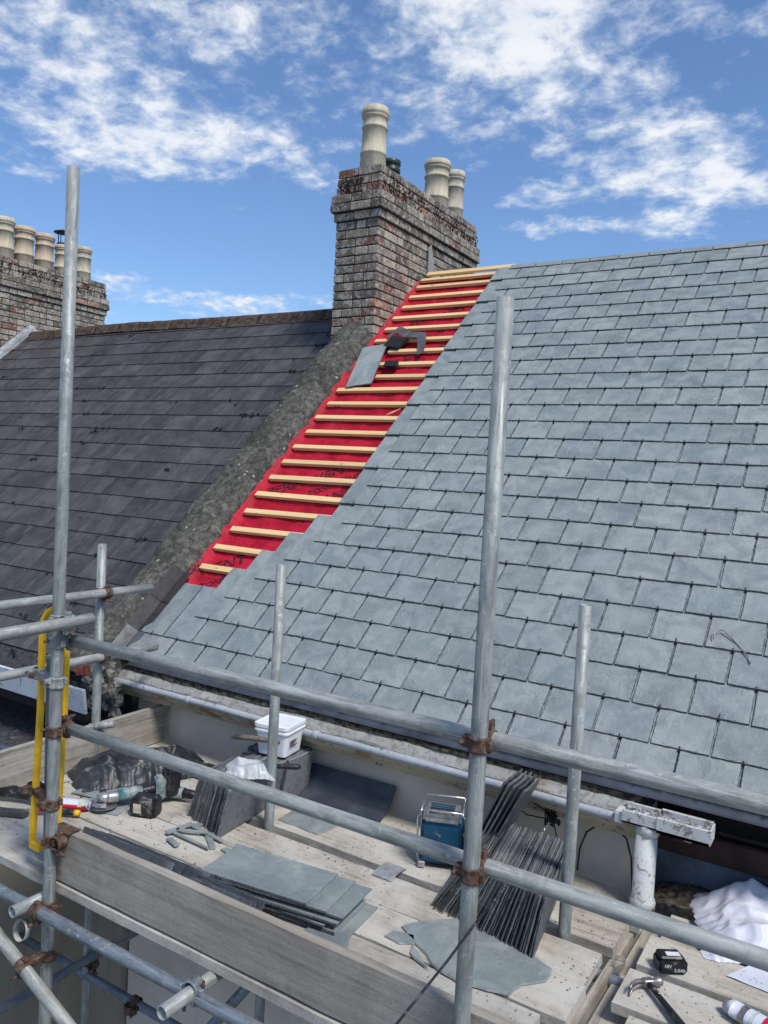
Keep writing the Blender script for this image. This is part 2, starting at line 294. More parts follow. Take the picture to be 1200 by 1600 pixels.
M = {
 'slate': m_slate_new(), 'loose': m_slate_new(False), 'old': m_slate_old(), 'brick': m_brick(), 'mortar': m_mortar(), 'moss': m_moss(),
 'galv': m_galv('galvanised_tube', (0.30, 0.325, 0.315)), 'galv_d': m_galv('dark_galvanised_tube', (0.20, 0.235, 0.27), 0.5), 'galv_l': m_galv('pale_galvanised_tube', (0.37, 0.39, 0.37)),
 'rust': m_rust(), 'board': m_board('dusty_scaffold_board', 'x', 0.82, ((0.25, 0.225, 0.185), (0.42, 0.385, 0.325))), 'toe': m_board('grey_toe_board', 'x', 0.30, ((0.225, 0.202, 0.175), (0.30, 0.272, 0.235))),
 'toey': m_board('grey_end_board', 'y', 0.35, ((0.20, 0.18, 0.155), (0.38, 0.35, 0.305))), 'batten': m_batten(), 'red': m_membrane(),
 'wall': m_render('beige_render', (0.56, 0.52, 0.455)), 'wall2': m_render('stained_beige_render', (0.30, 0.27, 0.22), 0.6), 'coping': m_coping(),
 'gut': m_paint('flaking_gutter_paint', (0.34, 0.34, 0.325), under=(0.22, 0.205, 0.18), rust=0.3, flake=0.9, sc=30), 'pipe': m_paint('old_grey_white_paint', (0.40, 0.43, 0.46), under=(0.16, 0.15, 0.14), rust=0.0, flake=0.35),
 'cornice': m_paint('rust_stained_moulding', (0.42, 0.37, 0.27), under=(0.14, 0.12, 0.10), rust=0.75, flake=0.5), 'white_pipe': m_paint('flaking_white_paint', (0.56, 0.58, 0.58), under=(0.20, 0.185, 0.165), rust=0.05, flake=0.7, sc=20),
 'debris_g': simple('gutter_silt', (0.30, 0.29, 0.27), 1, var=0.7, sc=45, bump=0.01), 'pot': m_pot(), 'ridge': m_ridge(),
 'lead': simple('dull_lead', (0.12, 0.12, 0.125), 0.5, 0.4, 0.35, 8, 0.003), 'lead_l': simple('grey_lead', (0.30, 0.31, 0.32), 0.6, 0.2, 0.3, 12, 0.003), 'brown_lead': simple('tarnished_lead', (0.070, 0.062, 0.058), 0.38, 0.5, 0.22, 9, 0.003),
 'dark_blue': simple('dark_eaves_felt', (0.045, 0.055, 0.075), 0.55, 0, 0.3, 6, 0.003), 'black': simple('black_plastic', (0.016, 0.016, 0.018), 0.45, 0, 0.3, 30, 0.0, 0.35), 'blackc': simple('black_rubber', (0.012, 0.012, 0.013), 0.6),
 'poly': simple('black_polythene', (0.026, 0.029, 0.034), 0.42, 0, 0.4, 9, 0.003, 0.25, 0.4), 'teal': simple('teal_tool_plastic', (0.02, 0.13, 0.15), 0.55, 0, 0.25, 20, 0, 0.95), 'blue': simple('blue_box_plastic', (0.006, 0.060, 0.115), 0.42, 0, 0.2, 12, 0, 0.12),
 'alu': simple('dusty_aluminium', (0.42, 0.42, 0.41), 0.4, 0.7, 0.25, 30, 0.001, 0.4), 'chrome': simple('steel_wire_frame', (0.62, 0.62, 0.62), 0.3, 0.85, 0.2, 40), 'white': simple('white_bucket_plastic', (0.74, 0.76, 0.78), 0.4, 0, 0.05, 12),
 'sheet': simple('white_polythene', (0.58, 0.60, 0.68), 0.45, 0, 0.08, 5, 0.003), 'bag': simple('dusty_clear_bag', (0.46, 0.48, 0.49), 0.35, 0, 0.2, 30, 0.003), 'yellow': simple('yellow_paint', (0.78, 0.46, 0.02), 0.5, 0, 0.12, 20, 0, 0.1), 'cream': simple('cream_label', (0.55, 0.50, 0.40), 0.7),
 'crimson': simple('red_label', (0.50, 0.02, 0.04), 0.45, var=0.1), 'ink': simple('black_print', (0.060, 0.006, 0.010), 0.7, var=0.5, sc=25), 'inkw': simple('white_print', (0.6, 0.62, 0.62), 0.6, var=0.1), 'green': simple('pale_green_label', (0.42, 0.50, 0.40), 0.5, var=0.2),
 'oldwood': simple('dirty_wooden_handle', (0.16, 0.135, 0.105), 0.85, 0, 0.4, 25, 0.002), 'rafter': simple('dark_red_timber', (0.030, 0.012, 0.012), 0.7, 0, 0.4, 9, 0.003), 'shadowy': simple('painted_void_shade', (0.012, 0.012, 0.015), 0.9), 'bluegrey': simple('blue_grey_board', (0.075, 0.10, 0.135), 0.6, 0, 0.3, 5, 0.002),  # shadowy: near-black that puts the shade of voids into the colour
 'felt': simple('dark_mineral_felt', (0.045, 0.045, 0.048), 0.95, 0, 0.5, 35, 0.006, 0.05), 'fascia': m_paint('old_white_board', (0.60, 0.64, 0.68), under=(0.20, 0.21, 0.22), rust=0, flake=0.55), 'soil': simple('dry_soil_and_moss', (0.070, 0.058, 0.042), 1, 0, 0.8, 30, 0.02), 'ground': simple('yard_concrete', (0.16, 0.155, 0.145), 0.95, 0, 0.3, 2, 0.01),
 'steel': simple('worn_tool_steel', (0.30, 0.28, 0.27), 0.45, 0.75, 0.35, 25, 0.001, 0.2), 'headw': simple('orange_brick', (0.30, 0.085, 0.05), 0.95, 0, 0.3, 30, 0.01), 'stone': simple('pale_lichened_stone', (0.17, 0.163, 0.143), 0.95, 0, 0.55, 25, 0.01), 'clear': simple('milky_plastic_tape', (0.36, 0.37, 0.34), 0.3), 'olive': simple('dark_green_glaze', (0.03, 0.05, 0.045), 0.4),
}

# ------------------------------------------------------------------ mesh helpers
def rot(axis, deg): return Matrix.Rotation(math.radians(deg), 4, axis)
def frame(o, x, y, z=None):
    x = Vector(x).normalized(); y = Vector(y); z = x.cross(y).normalized() if z is None else Vector(z).normalized(); y = z.cross(x).normalized()
    return Matrix(((x.x, y.x, z.x, o[0]), (x.y, y.y, z.y, o[1]), (x.z, y.z, z.z, o[2]), (0, 0, 0, 1)))
def T(x, y, z): return Matrix.Translation((x, y, z))
class B:
    """collects shapes, in world coordinates unless a matrix is given"""
    def __init__(s): s.v = []; s.f = []; s.sm = []
    def add(s, vs, fs, mat=None, smooth=False):
        k = len(s.v)
        for p in vs: s.v.append((mat @ Vector(p)) if mat is not None else Vector(p))
        for f in fs: s.f.append([i + k for i in f]); s.sm.append(smooth)
        return s
    def box(s, lo, hi, mat=None, ch=0.0, jit=0.0):
        if ch > 0:
            bm = bmesh.new(); bmesh.ops.create_cube(bm, size=1)
            for v in bm.verts: v.co = Vector([(lo[i] + hi[i]) / 2 + v.co[i] * (hi[i] - lo[i]) for i in range(3)])
            bmesh.ops.bevel(bm, geom=bm.edges[:], offset=ch, segments=1 if ch < 0.006 else 2, affect='EDGES')
            bm.verts.index_update(); vs = [v.co.copy() for v in bm.verts]; fs = [[v.index for v in f.verts] for f in bm.faces]; bm.free()
        else:
            vs = [(x, y, z) for x in (lo[0], hi[0]) for y in (lo[1], hi[1]) for z in (lo[2], hi[2])]
            fs = [(0, 1, 3, 2), (4, 6, 7, 5), (0, 4, 5, 1), (2, 3, 7, 6), (0, 2, 6, 4), (1, 5, 7, 3)]
        if jit: vs = [Vector(v) + Vector((ru(-jit, jit), ru(-jit, jit), ru(-jit, jit))) for v in vs]
        return s.add(vs, fs, mat)
    def prism(s, poly, z0, z1, mat=None, inset=0.0, jit=0.0):
        n = len(poly); cx = sum(p[0] for p in poly) / n; cy = sum(p[1] for p in poly) / n
        top = []
        for p in poly:
            d = Vector((cx - p[0], cy - p[1])); d = d / max(d.length, 1e-6) * (inset * (0.6 + 0.8 * rnd()) if inset else 0)
            top.append((p[0] + d.x, p[1] + d.y, z1 + (ru(-jit, jit) if jit else 0)))
        vs = [(p[0], p[1], z0) for p in poly] + top
        fs = [list(range(n))[::-1], list(range(n, 2 * n))] + [(i, (i + 1) % n, n + (i + 1) % n, n + i) for i in range(n)]
        return s.add(vs, fs, mat)
    def lathe(s, prof, mat=None, seg=20, smooth=True, close=True):
        vs = []; fs = []; m = len(prof)
        for i in range(seg):
            a = 2 * PI * i / seg
            for r, z in prof: vs.append((r * math.cos(a), r * math.sin(a), z))
        for i in range(seg):
            j = (i + 1) % seg
            for k in range(m - 1): fs.append((i * m + k, j * m + k, j * m + k + 1, i * m + k + 1))
        s.add(vs, fs, mat, smooth)
        return s
    def tube(s, p0, p1, r=0.02415, seg=20, hollow=True, r1=None):
        p0 = Vector(p0); p1 = Vector(p1); d = (p1 - p0); Ln = d.length; q = d.to_track_quat('Z', 'Y').to_matrix().to_4x4(); q.translation = p0
        r1 = r if r1 is None else r1; ri = r * 0.84
        if hollow: prof = [(ri, 0.14), (ri, 0.0), (r, 0.0)] + [(r, Ln * k / 6) for k in range(1, 6)] + [(r1, Ln), (ri, Ln), (ri, Ln - 0.14)]
        else: prof = [(0.0001, 0), (r * 0.9, 0), (r, min(0.003, r * .1)), (r1, Ln - min(0.003, r1 * .1)), (r1 * 0.9, Ln), (0.0001, Ln)]
        k = len(s.v); s.lathe(prof, q, seg)
        return s
    def sweep(s, pts, r, seg=8):
        pts = [Vector(p) for p in pts]; n = len(pts); k = len(s.v); up = Vector((0.13, 0.21, 0.97)); vs = []
        for i, p in enumerate(pts):
            d = (pts[min(i + 1, n - 1)] - pts[max(i - 1, 0)]).normalized(); a = d.cross(up)
            if a.length < 0.1: a = d.cross(Vector((1, 0, 0)))
            a.normalize(); b = d.cross(a); rr = r[i] if isinstance(r, (list, tuple)) else r
            for j in range(seg): t = 2 * PI * j / seg; vs.append(p + a * rr * math.cos(t) + b * rr * math.sin(t))
        fs = [(i * seg + j, i * seg + (j + 1) % seg, (i + 1) * seg + (j + 1) % seg, (i + 1) * seg + j) for i in range(n - 1) for j in range(seg)]
        fs += [list(range(seg))[::-1], [(n - 1) * seg + j for j in range(seg)]]
        return s.add(vs, fs, None, True)
    def grid(s, fn, nu, nv, mat=None, smooth=True, thick=0.0):
        vs = [fn(i / nu, j / nv) for i in range(nu + 1) for j in range(nv + 1)]
        fs = [(i * (nv + 1) + j, (i + 1) * (nv + 1) + j, (i + 1) * (nv + 1) + j + 1, i * (nv + 1) + j + 1) for i in range(nu) for j in range(nv)]
        return s.add(vs, fs, mat, smooth)
    def mesh(s, name, mat, center=None):
        c = Vector(center) if center is not None else Vector((0, 0, 0))
        me = bpy.data.meshes.new(name); me.from_pydata([tuple(v - c) for v in s.v], [], s.f); me.polygons.foreach_set('use_smooth', s.sm)
        me.materials.append(M[mat] if isinstance(mat, str) else mat); me.update(); return me
    def center(s):
        lo = [min(v[i] for v in s.v) for i in range(3)]; hi = [max(v[i] for v in s.v) for i in range(3)]
        return Vector(((lo[0] + hi[0]) / 2, (lo[1] + hi[1]) / 2, lo[2]))
W = {}
def link(name, me, parent=None, mw=None):
    o = bpy.data.objects.new(name, me); C.objects.link(o); mw = mw if mw is not None else Matrix()
    W[o.name] = mw
    if parent is not None: o.parent = parent; o.matrix_parent_inverse = W[parent.name].inverted()
    o.matrix_basis = mw
    return o
def put(name, b, mat, parent=None, bevel=0.0):
    c = b.center(); o = link(name, b.mesh(name, mat, c), parent, Matrix.Translation(c))
    return o
def tag(o, label=None, cat=None, group=None, kind=None):
    if label: o['label'] = label
    if cat: o['category'] = cat
    if group: o['group'] = group
    if kind: o['kind'] = kind
    return o
def thing(name, loc, label, cat, group=None):
    return tag(link(name, None, None, Matrix.Translation(loc)), label, cat, group)
def recalc(o):
    bm = bmesh.new(); bm.from_mesh(o.data); bmesh.ops.recalc_face_normals(bm, faces=bm.faces[:]); bm.to_mesh(o.data); bm.free()
def fbm(x, y, z=0.0, o=4): return noise.fractal(Vector((x, y, z)), 0.6, 2.0, o)
def inframe(p, pad=20):
    d = p.dot(CF)
    if d < 0.1: return False
    x = 600 + FPX * p.dot(CR) / d; y = 800 - FPX * p.dot(CU) / d
    return -pad < x < 1200 + pad and -pad < y < 1600 + pad

# ------------------------------------------------------------------ roof frame
TH = 0.74155398; GA = 0.18630654; WD = 0.25
RO = Vector((-2.63569367, 3.53308952, -1.13038077)); RS = Vector((0, math.cos(TH), math.sin(TH))); RN = Vector((0, -math.sin(TH), math.cos(TH)))
def RP(x, s, n=0.0): return Vector((x, RO.y, RO.z)) + RS * s + RN * n
def RM(x, s, n=0.0, rz=0.0, tilt=0.0): return frame(RP(x, s, n), (1, 0, 0), RS, RN) @ rot('Z', rz) @ rot('X', tilt)
H = -1.74                                                   # top of the scaffold boards; the eye is at z = 0
GZ = -6.4

# ------------------------------------------------------------------ setting
b = B(); b.grid(lambda u, v: ((u - .5) * 800, (v - .5) * 800, GZ), 8, 8, smooth=False)
tag(put('ground', b, 'ground'), kind='structure')

# ------------------------------------------------------------------ right house
house = thing('terraced_house', (2, 5, GZ), 'rendered house being re-roofed in new grey slate with red membrane showing along its edge', 'house')
b = B(); b.box((-3.94, 3.50, GZ), (-0.74, 9.9, -1.40)); b.box((-0.74, 3.80, GZ), (9, 9.9, -1.40))
wall = put('wall', b, 'wall', house)
b = B(); b.box((-0.738, 3.62, GZ + .01), (8.9, 3.795, -1.60)); put('blue_grey_panel', b, 'bluegrey', house)
for k in range(1):
    b = B(); b.box((-0.73, 3.585, -1.585), (6, 3.64, -1.475), ch=0.006); put('eaves_beam', b, 'rafter', house)
for k in range(9):
    b = B(); x = -0.62 + k * 0.42; b.box((0, 0, -0.10), (0.045, 0.42, 0), T(x, 3.40, -1.365) @ rot('X', 10), ch=0.004); put('rafter_end', b, 'rafter', house)
b = B(); b.box((-0.736, 3.66, -1.47), (6, 3.80, -1.30)); put('soffit_shade_block', b, 'shadowy', house)  # black block, paints the shade of the open void under the eaves

# roof deck + back slope
sR = 24.35 * GA
b = B()
def slab(b, x0, x1, s0, s1, n0, n1):
    vs = [RP(x, s, n) for x in (x0, x1) for s in (s0, s1) for n in (n0, n1)]
    b.add(vs, [(0, 1, 3, 2), (4, 6, 7, 5), (0, 4, 5, 1), (2, 3, 7, 6), (0, 2, 6, 4), (1, 5, 7, 3)])
slab(b, -3.95, 9, -0.12, sR - 0.12, -0.20, -0.075)
top = RP(0, sR, 0)
b.add([(-3.95, top.y + .02, top.z - .16), (9, top.y + .02, top.z - .16), (9, top.y + 3.4, top.z - 3.2), (-3.95, top.y + 3.4, top.z - 3.2)], [(0, 1, 2, 3)])
roof = put('roof', b, 'dark_blue', house)

# membrane with sag between battens, turned up against the coping at its left edge
MX0, MX1 = -3.975, -2.30
def memb(u, v):
    x = MX0 + u * (MX1 - MX0); s = 0.36 + v * (sR - 0.36 - 0.05)
    vv = s / GA; ph = (vv - 0.33) % 1.0
    n = -0.030 - 0.014 * math.sin(PI * ph) + 0.009 * fbm(x * 4, s * 9, 1) + 0.006 * max(0, 1 - abs(fbm(x * 6 + s * 3, s * 7, 6)) * 6) * math.sin(PI * ph)
    e = max(0.0, (-3.925 - x) / 0.05)
    if e > 0:
        n += e * (0.040 + 0.016 * fbm(s * 3, 0.3, 2) + 0.012 * fbm(s * 14, 2, 1))
        x += 0.012 * fbm(s * 7, 5, e) * e
    return RP(x, s, n)
b = B(); b.grid(memb, 64, 340)
o = put('membrane', b, 'red', roof)
# printed lettering on the membrane
def text_mesh(txt, size, M4, ext=0.0):
    cu = bpy.data.curves.new('lettering', 'FONT'); cu.body = txt; cu.size = size; cu.extrude = ext; cu.align_x = 'CENTER'; cu.offset = size * 0.012
    to = bpy.data.objects.new('lettering_tmp', cu); C.objects.link(to); bpy.context.view_layer.update()
    me = bpy.data.meshes.new_from_object(to.evaluated_get(bpy.context.evaluated_depsgraph_get())); bpy.data.objects.remove(to); bpy.data.curves.remove(cu)
    bm = bmesh.new(); bm.from_mesh(me); bmesh.ops.subdivide_edges(bm, edges=[e for e in bm.edges if e.calc_length() > size * 0.3], cuts=2); bmesh.ops.triangulate(bm, faces=bm.faces[:])
    vs = [M4 @ v.co for v in bm.verts]; fs = [[v.index for v in f.verts] for f in bm.faces]; bm.free(); bpy.data.meshes.remove(me)
    return vs, fs
def memb_text(txt, size, x, s, ang):
    vs, fs = text_mesh(txt, size, rot('Z', ang))
    out = []
    for v in vs:
        X, Sx = x + v.x, s + v.y
        u = (X - MX0) / (MX1 - MX0); w_ = (Sx - 0.36) / (sR - 0.41)
        out.append(memb(min(max(u, 0), 1), min(max(w_, 0), 1)) + RN * 0.0035)
    b = B(); b.add(out, fs); put('lettering', b, 'ink', roof)
memb_text('PERMAVENT', 0.125, -3.56, 1.55, 30); memb_text('ALL ZONES', 0.075, -3.47, 1.44, 30)
memb_text('PERMAVENT', 0.125, -3.08, 1.60, 210); memb_text('ALL ZONES', 0.075, -3.17, 1.71, 210)
memb_text('PERMAVENT', 0.125, -4.02 + .10, 0.40 + .16, 30); memb_text('ALL ZONES', 0.075, -3.80, 0.47, 30)
memb_text('PERMAVENT', 0.105, -3.45, 3.82, 30); memb_text('ALL ZONES', 0.075, -3.20, 3.62, 30)
memb_text('PERMAVENT', 0.105, -3.30, 3.32, 210)

# battens
for k in range(2, 25):
    s = (k + 0.33) * GA; x0 = -3.93 + ru(-.01, .015); xr = -2.2
    if k in (16, 17): x0 = -3.70
    if k in (14, 15): x0 = -3.64 if k == 15 else -3.93
    if k >= 24: s = sR - 0.055
    if k < 7: xr = -2.6
    b = B(); b.box((0, -0.022, -0.027), (xr - x0, 0.022, 0.0), RM(x0, s + ru(-.003, .003), ru(-.001, .002), ru(-.5, .5)), ch=0.0015, jit=.0008); put('batten', b, 'batten', roof)
b = B(); b.box((0, -0.03, -0.0), (0.92, 0.03, 0.022), RM(-3.90, sR + 0.015, 0.0, 0), ch=0.0015); put('batten', b, 'batten', roof)

# slates ------------------------------------------------------
def slate_mesh(wd, ln, th, seed, rag=0.0035, inset=0.0045, nx=5, ny=5):
    """thin slab, tail at y=0, head at y=ln; dressed (chamfered, nibbled) edges on the exposed half"""
    r = random.Random(seed); pts = []
    def j(a): return r.uniform(-a, a)
    for i in range(nx): pts.append((-wd / 2 + wd * i / nx + (j(.004) if i else 0), j(rag)))
    ys = [0, .018, .036, .055, .072, .092, .11, .13, .15, .17, .19, ln]
    for y in ys[:-1]: pts.append((wd / 2 - .001 + j(rag * .8), y * ln / .447 if ln < .4 else y))
    pts.append((wd / 2 - .002, ln)); pts.append((-wd / 2 + .002, ln))
    for y in ys[-2:0:-1]: pts.append((-wd / 2 + .001 + j(rag * .8), y * ln / .447 if ln < .4 else y))
    c0 = r.random()
    if c0 < 0.4: pts[0] = (pts[0][0] + r.uniform(.003, .008), pts[0][1] + r.uniform(.002, .005))
    b = B(); n = len(pts); top = []
    for (x, y) in pts:
        ix = -inset * (0.4 + r.random()) * (1 if x > 0 else -1) if abs(x) > wd * .45 else j(.002); iy = inset * (0.4 + r.random()) if y < .02 else 0
        top.append((x + ix, y + iy, th))
    b.add([(x, y, 0) for x, y in pts] + top, [list(range(n))[::-1], list(range(n, 2 * n))] + [(i, (i + 1) % n, n + (i + 1) % n, n + i) for i in range(n)])
    return b
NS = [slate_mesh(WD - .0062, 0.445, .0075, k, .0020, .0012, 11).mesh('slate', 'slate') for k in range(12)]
starts = {-1: -5.25, 0: -5.25, 1: -4, 2: -3.5, 3: -3, 4: -2.5, 5: -2, 6: -1.5}
tiltn = math.degrees(math.atan2(-0.0215, 0.447))
cands = []
for v in range(-1, 25):
    half = 0.0 if v % 2 else 0.5
    st = starts.get(v, -2.0 if v % 2 else -1.5)
    u = st
    if v <= 0: u = math.floor(st) + half
    while u < 22:
        cands.append((v, u)); u += 1
used = []
for v, u in cands:
    p = RP(RO.x + (u + .5) * WD, (v + .4) * GA, 0)
    used.append((0 if inframe(p, 45) else 1, p.length, v, u))
used.sort()
rest = B(); hooks = B()
for i, (fr, dd, v, u) in enumerate(used):
    s0 = (v if v >= 0 else -.86) * GA + ru(-.002, .002); x = RO.x + (u + .5) * WD + ru(-.0015, .0015)
    ln = 0.445; cut = None
    if v >= 23: ln = sR + 0.01 - s0 if v == 24 else min(ln, sR - s0)
    mw = RM(x, s0, 0.026 + ru(-.0008, .0012), ru(-.25, .25), tiltn + ru(-.1, .1))
    if v >= 23: mw = mw @ Matrix.Diagonal((1, ln / 0.445, 1, 1))
    if v <= 0 and u < -4.9:                                # verge slate cut narrower
        wv_ = (u + 1) - (-5.32); x = RO.x + (u + 1) * WD - wv_ * WD / 2
        mw = RM(x, s0, 0.026, 0, tiltn) @ Matrix.Diagonal((wv_, 1, 1, 1))
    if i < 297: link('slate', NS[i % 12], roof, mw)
    else: rest.add([tuple(vv.co) for vv in NS[i % 12].vertices], [list(p.vertices) for p in NS[i % 12].polygons], mw)
    if fr == 0 and v < 24:                                  # wire hook at the middle of the tail
        hm = RM(x + ru(-.003, .003), s0, 0.0338, ru(-9, 9))
        hooks.box((-.0022, -.009, -.014), (.0022, -.005, .002), hm); hooks.box((-.0022, -.009, -.0012), (.0022, ru(.012, .026), .0022), hm @ rot('X', tiltn))
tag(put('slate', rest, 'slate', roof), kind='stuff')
tag(put('slate_hook', hooks, 'blackc', roof), kind='stuff')
us = B()
for k in range(-11, 44):
    m_ = RM(RO.x + (k * .5 + .0) * WD * 2 + .0, -.84 * GA, .012, ru(-.2, .2), -1.5) if k * WD + RO.x > -3.86 else None
    if m_ is not None: us.box((-WD / 2 + .003, 0, 0), (WD / 2 - .003, .30, .006), m_)
tag(put('under_eaves_slate', us, 'loose', roof), kind='stuff')
# narrow under-slates that close the stepped edge and the ridge capping course
b = B(); b.box((0, -.14, 0), (12.2, 0, .006), T(RO.x - 1.98 * WD, RP(0, sR).y + .15, RP(0, sR).z - .105) @ rot('X', -42) ); put('back_ridge_slates', b, 'slate', roof)
for k in range(22):                                         # under-eave course, seen as a dark edge
    pass
b = B(); b.add([(x, y, z) for x in (-3.93, 9) for (y, z) in ((3.50, -1.185), (3.388, -1.288), (3.384, -1.296), (3.50, -1.20))], [(0, 1, 5, 4), (1, 2, 6, 5), (2, 3, 7, 6), (0, 3, 2, 1), (4, 5, 6, 7)]); put('eaves_felt', b, 'dark_blue', roof)

# gutter, mouldings, downpipe (the old moulded gutter ends at the downpipe)
GX0, GX1 = -4.12, -0.78
def prof_sweep(prof, x0, x1, nx=60, wob=0.004, closed=True):
    b = B(); m = len(prof); vs = []
    for i in range(nx + 1):
        x = x0 + (x1 - x0) * i / nx
        for k, (y, z) in enumerate(prof): vs.append((x, y + wob * fbm(x * 3, k * 1.7, 1), z + wob * fbm(x * 3, k * 1.7, 7)))
    fs = [(i * m + k, (i + 1) * m + k, (i + 1) * m + (k + 1) % m, i * m + (k + 1) % m) for i in range(nx) for k in range(m if closed else m - 1)]
    if closed: fs += [list(range(m)), [nx * m + k for k in range(m)][::-1]]
    b.add(vs, fs); return b
b = prof_sweep([(3.352, -1.376), (3.358, -1.366), (3.38, -1.345), (3.402, -1.325), (3.497, -1.31), (3.497, -1.42), (3.40, -1.42), (3.36, -1.405)], GX0, GX1, 160, 0.007); put('gutter_bed', b, 'gut', house)
ring = [(3.335 + .019 * math.cos(a), -1.392 + .019 * math.sin(a)) for a in [2 * PI * k / 10 for k in range(10)]]
b = prof_sweep(ring, GX0, GX1 - .05, 80, 0.003); b.sm = [True] * len(b.sm); gutter = put('gutter', b, 'pipe', house)
for k in range(4):
    x = -3.35 + k * 0.93; b = B(); b.tube((x, 3.335, -1.392), (x + .03, 3.335, -1.392), 0.0235, 16, False); put('gutter_joint', b, 'pipe', gutter)
b = prof_sweep([(3.345, -1.404), (3.350, -1.435), (3.362, -1.448), (3.385, -1.455), (3.388, -1.470), (3.402, -1.476), (3.405, -1.492), (3.499, -1.500), (3.499, -1.40), (3.40, -1.40)], GX0 + .1, GX1 + .04, 120, 0.005); put('cornice', b, 'cornice', house)
b = prof_sweep([(3.395, -1.306), (3.42, -1.30), (3.50, -1.27), (3.50, -1.35), (3.42, -1.350), (3.388, -1.330)], GX0 + .1, -0.75, 200, 0.010); put('mortar_fillet', b, 'soil', house)
dp = Vector((-0.705, 3.33, -1.34))
b = B(); b.lathe([(.040, -.395), (.052, -.395), (.053, -.365), (.050, -.355), (.044, -.35), (.044, -.05), (.040, -.05)], T(*dp), 24); b.lathe([(.036, -.39), (.036, GZ - dp.z)], T(*dp), 20)
downpipe = put('downpipe', b, 'white_pipe', house)
b = B(); b.lathe([(.044, -.085), (.049, -.082), (.050, -.055), (.046, -.042)], T(*dp), 24); put('pipe_collar', b, 'white_pipe', downpipe)
b = B()
for (x0, x1, hh) in ((-0.80, -0.655, 0.0), (-0.66, -0.46, 0.005)):
    b.box((x0, 3.285 - hh, -1.385 - hh), (x1, 3.375 + hh, -1.378)); b.box((x0, 3.285 - hh, -1.385 - hh), (x1, 3.296, -1.335 + hh)); b.box((x0, 3.362, -1.385), (x1, 3.375 + hh, -1.328 + hh))
b.box((-.462, 3.283, -1.388), (-.455, 3.38, -1.33)); b.box((-.80, 3.29, -1.38), (-.46, 3.37, -1.352), jit=.003)
b.box((-.835, 3.292, -1.400), (-.795, 3.372, -1.352), ch=.006)
put('gutter_outlet', b, 'white_pipe', house)
b = B()
for k in range(90):
    x = ru(-.80, -.47); y = ru(3.30, 3.365); r = ru(.003, .009); b.box((-r, -r, 0), (r, r, r * 1.3), T(x, y, -1.353) @ rot('Z', ru(0, 90)), jit=.002)
tag(put('gutter_silt', b, 'debris_g', house), kind='stuff')

# verge flashing beside the eaves slates
for (s0, s1, up) in ((-0.20, 0.02, .05), (0.0, 0.27, .06), (0.25, 0.52, .065)):
    b = B(); k = 0.003 if s0 > .2 else 0
    b.add([RP(-4.03, s0, .05 + up + k), RP(-3.985, s0, .033 + k), RP(-3.92, s0, .030 + k), RP(-4.03, s1, .048 + up), RP(-3.985, s1, .031), RP(-3.92, s1, .028)], [(0, 1, 4, 3), (1, 2, 5, 4)])
    put('flashing', b, 'brown_lead' if s0 > -.1 else 'lead', house)

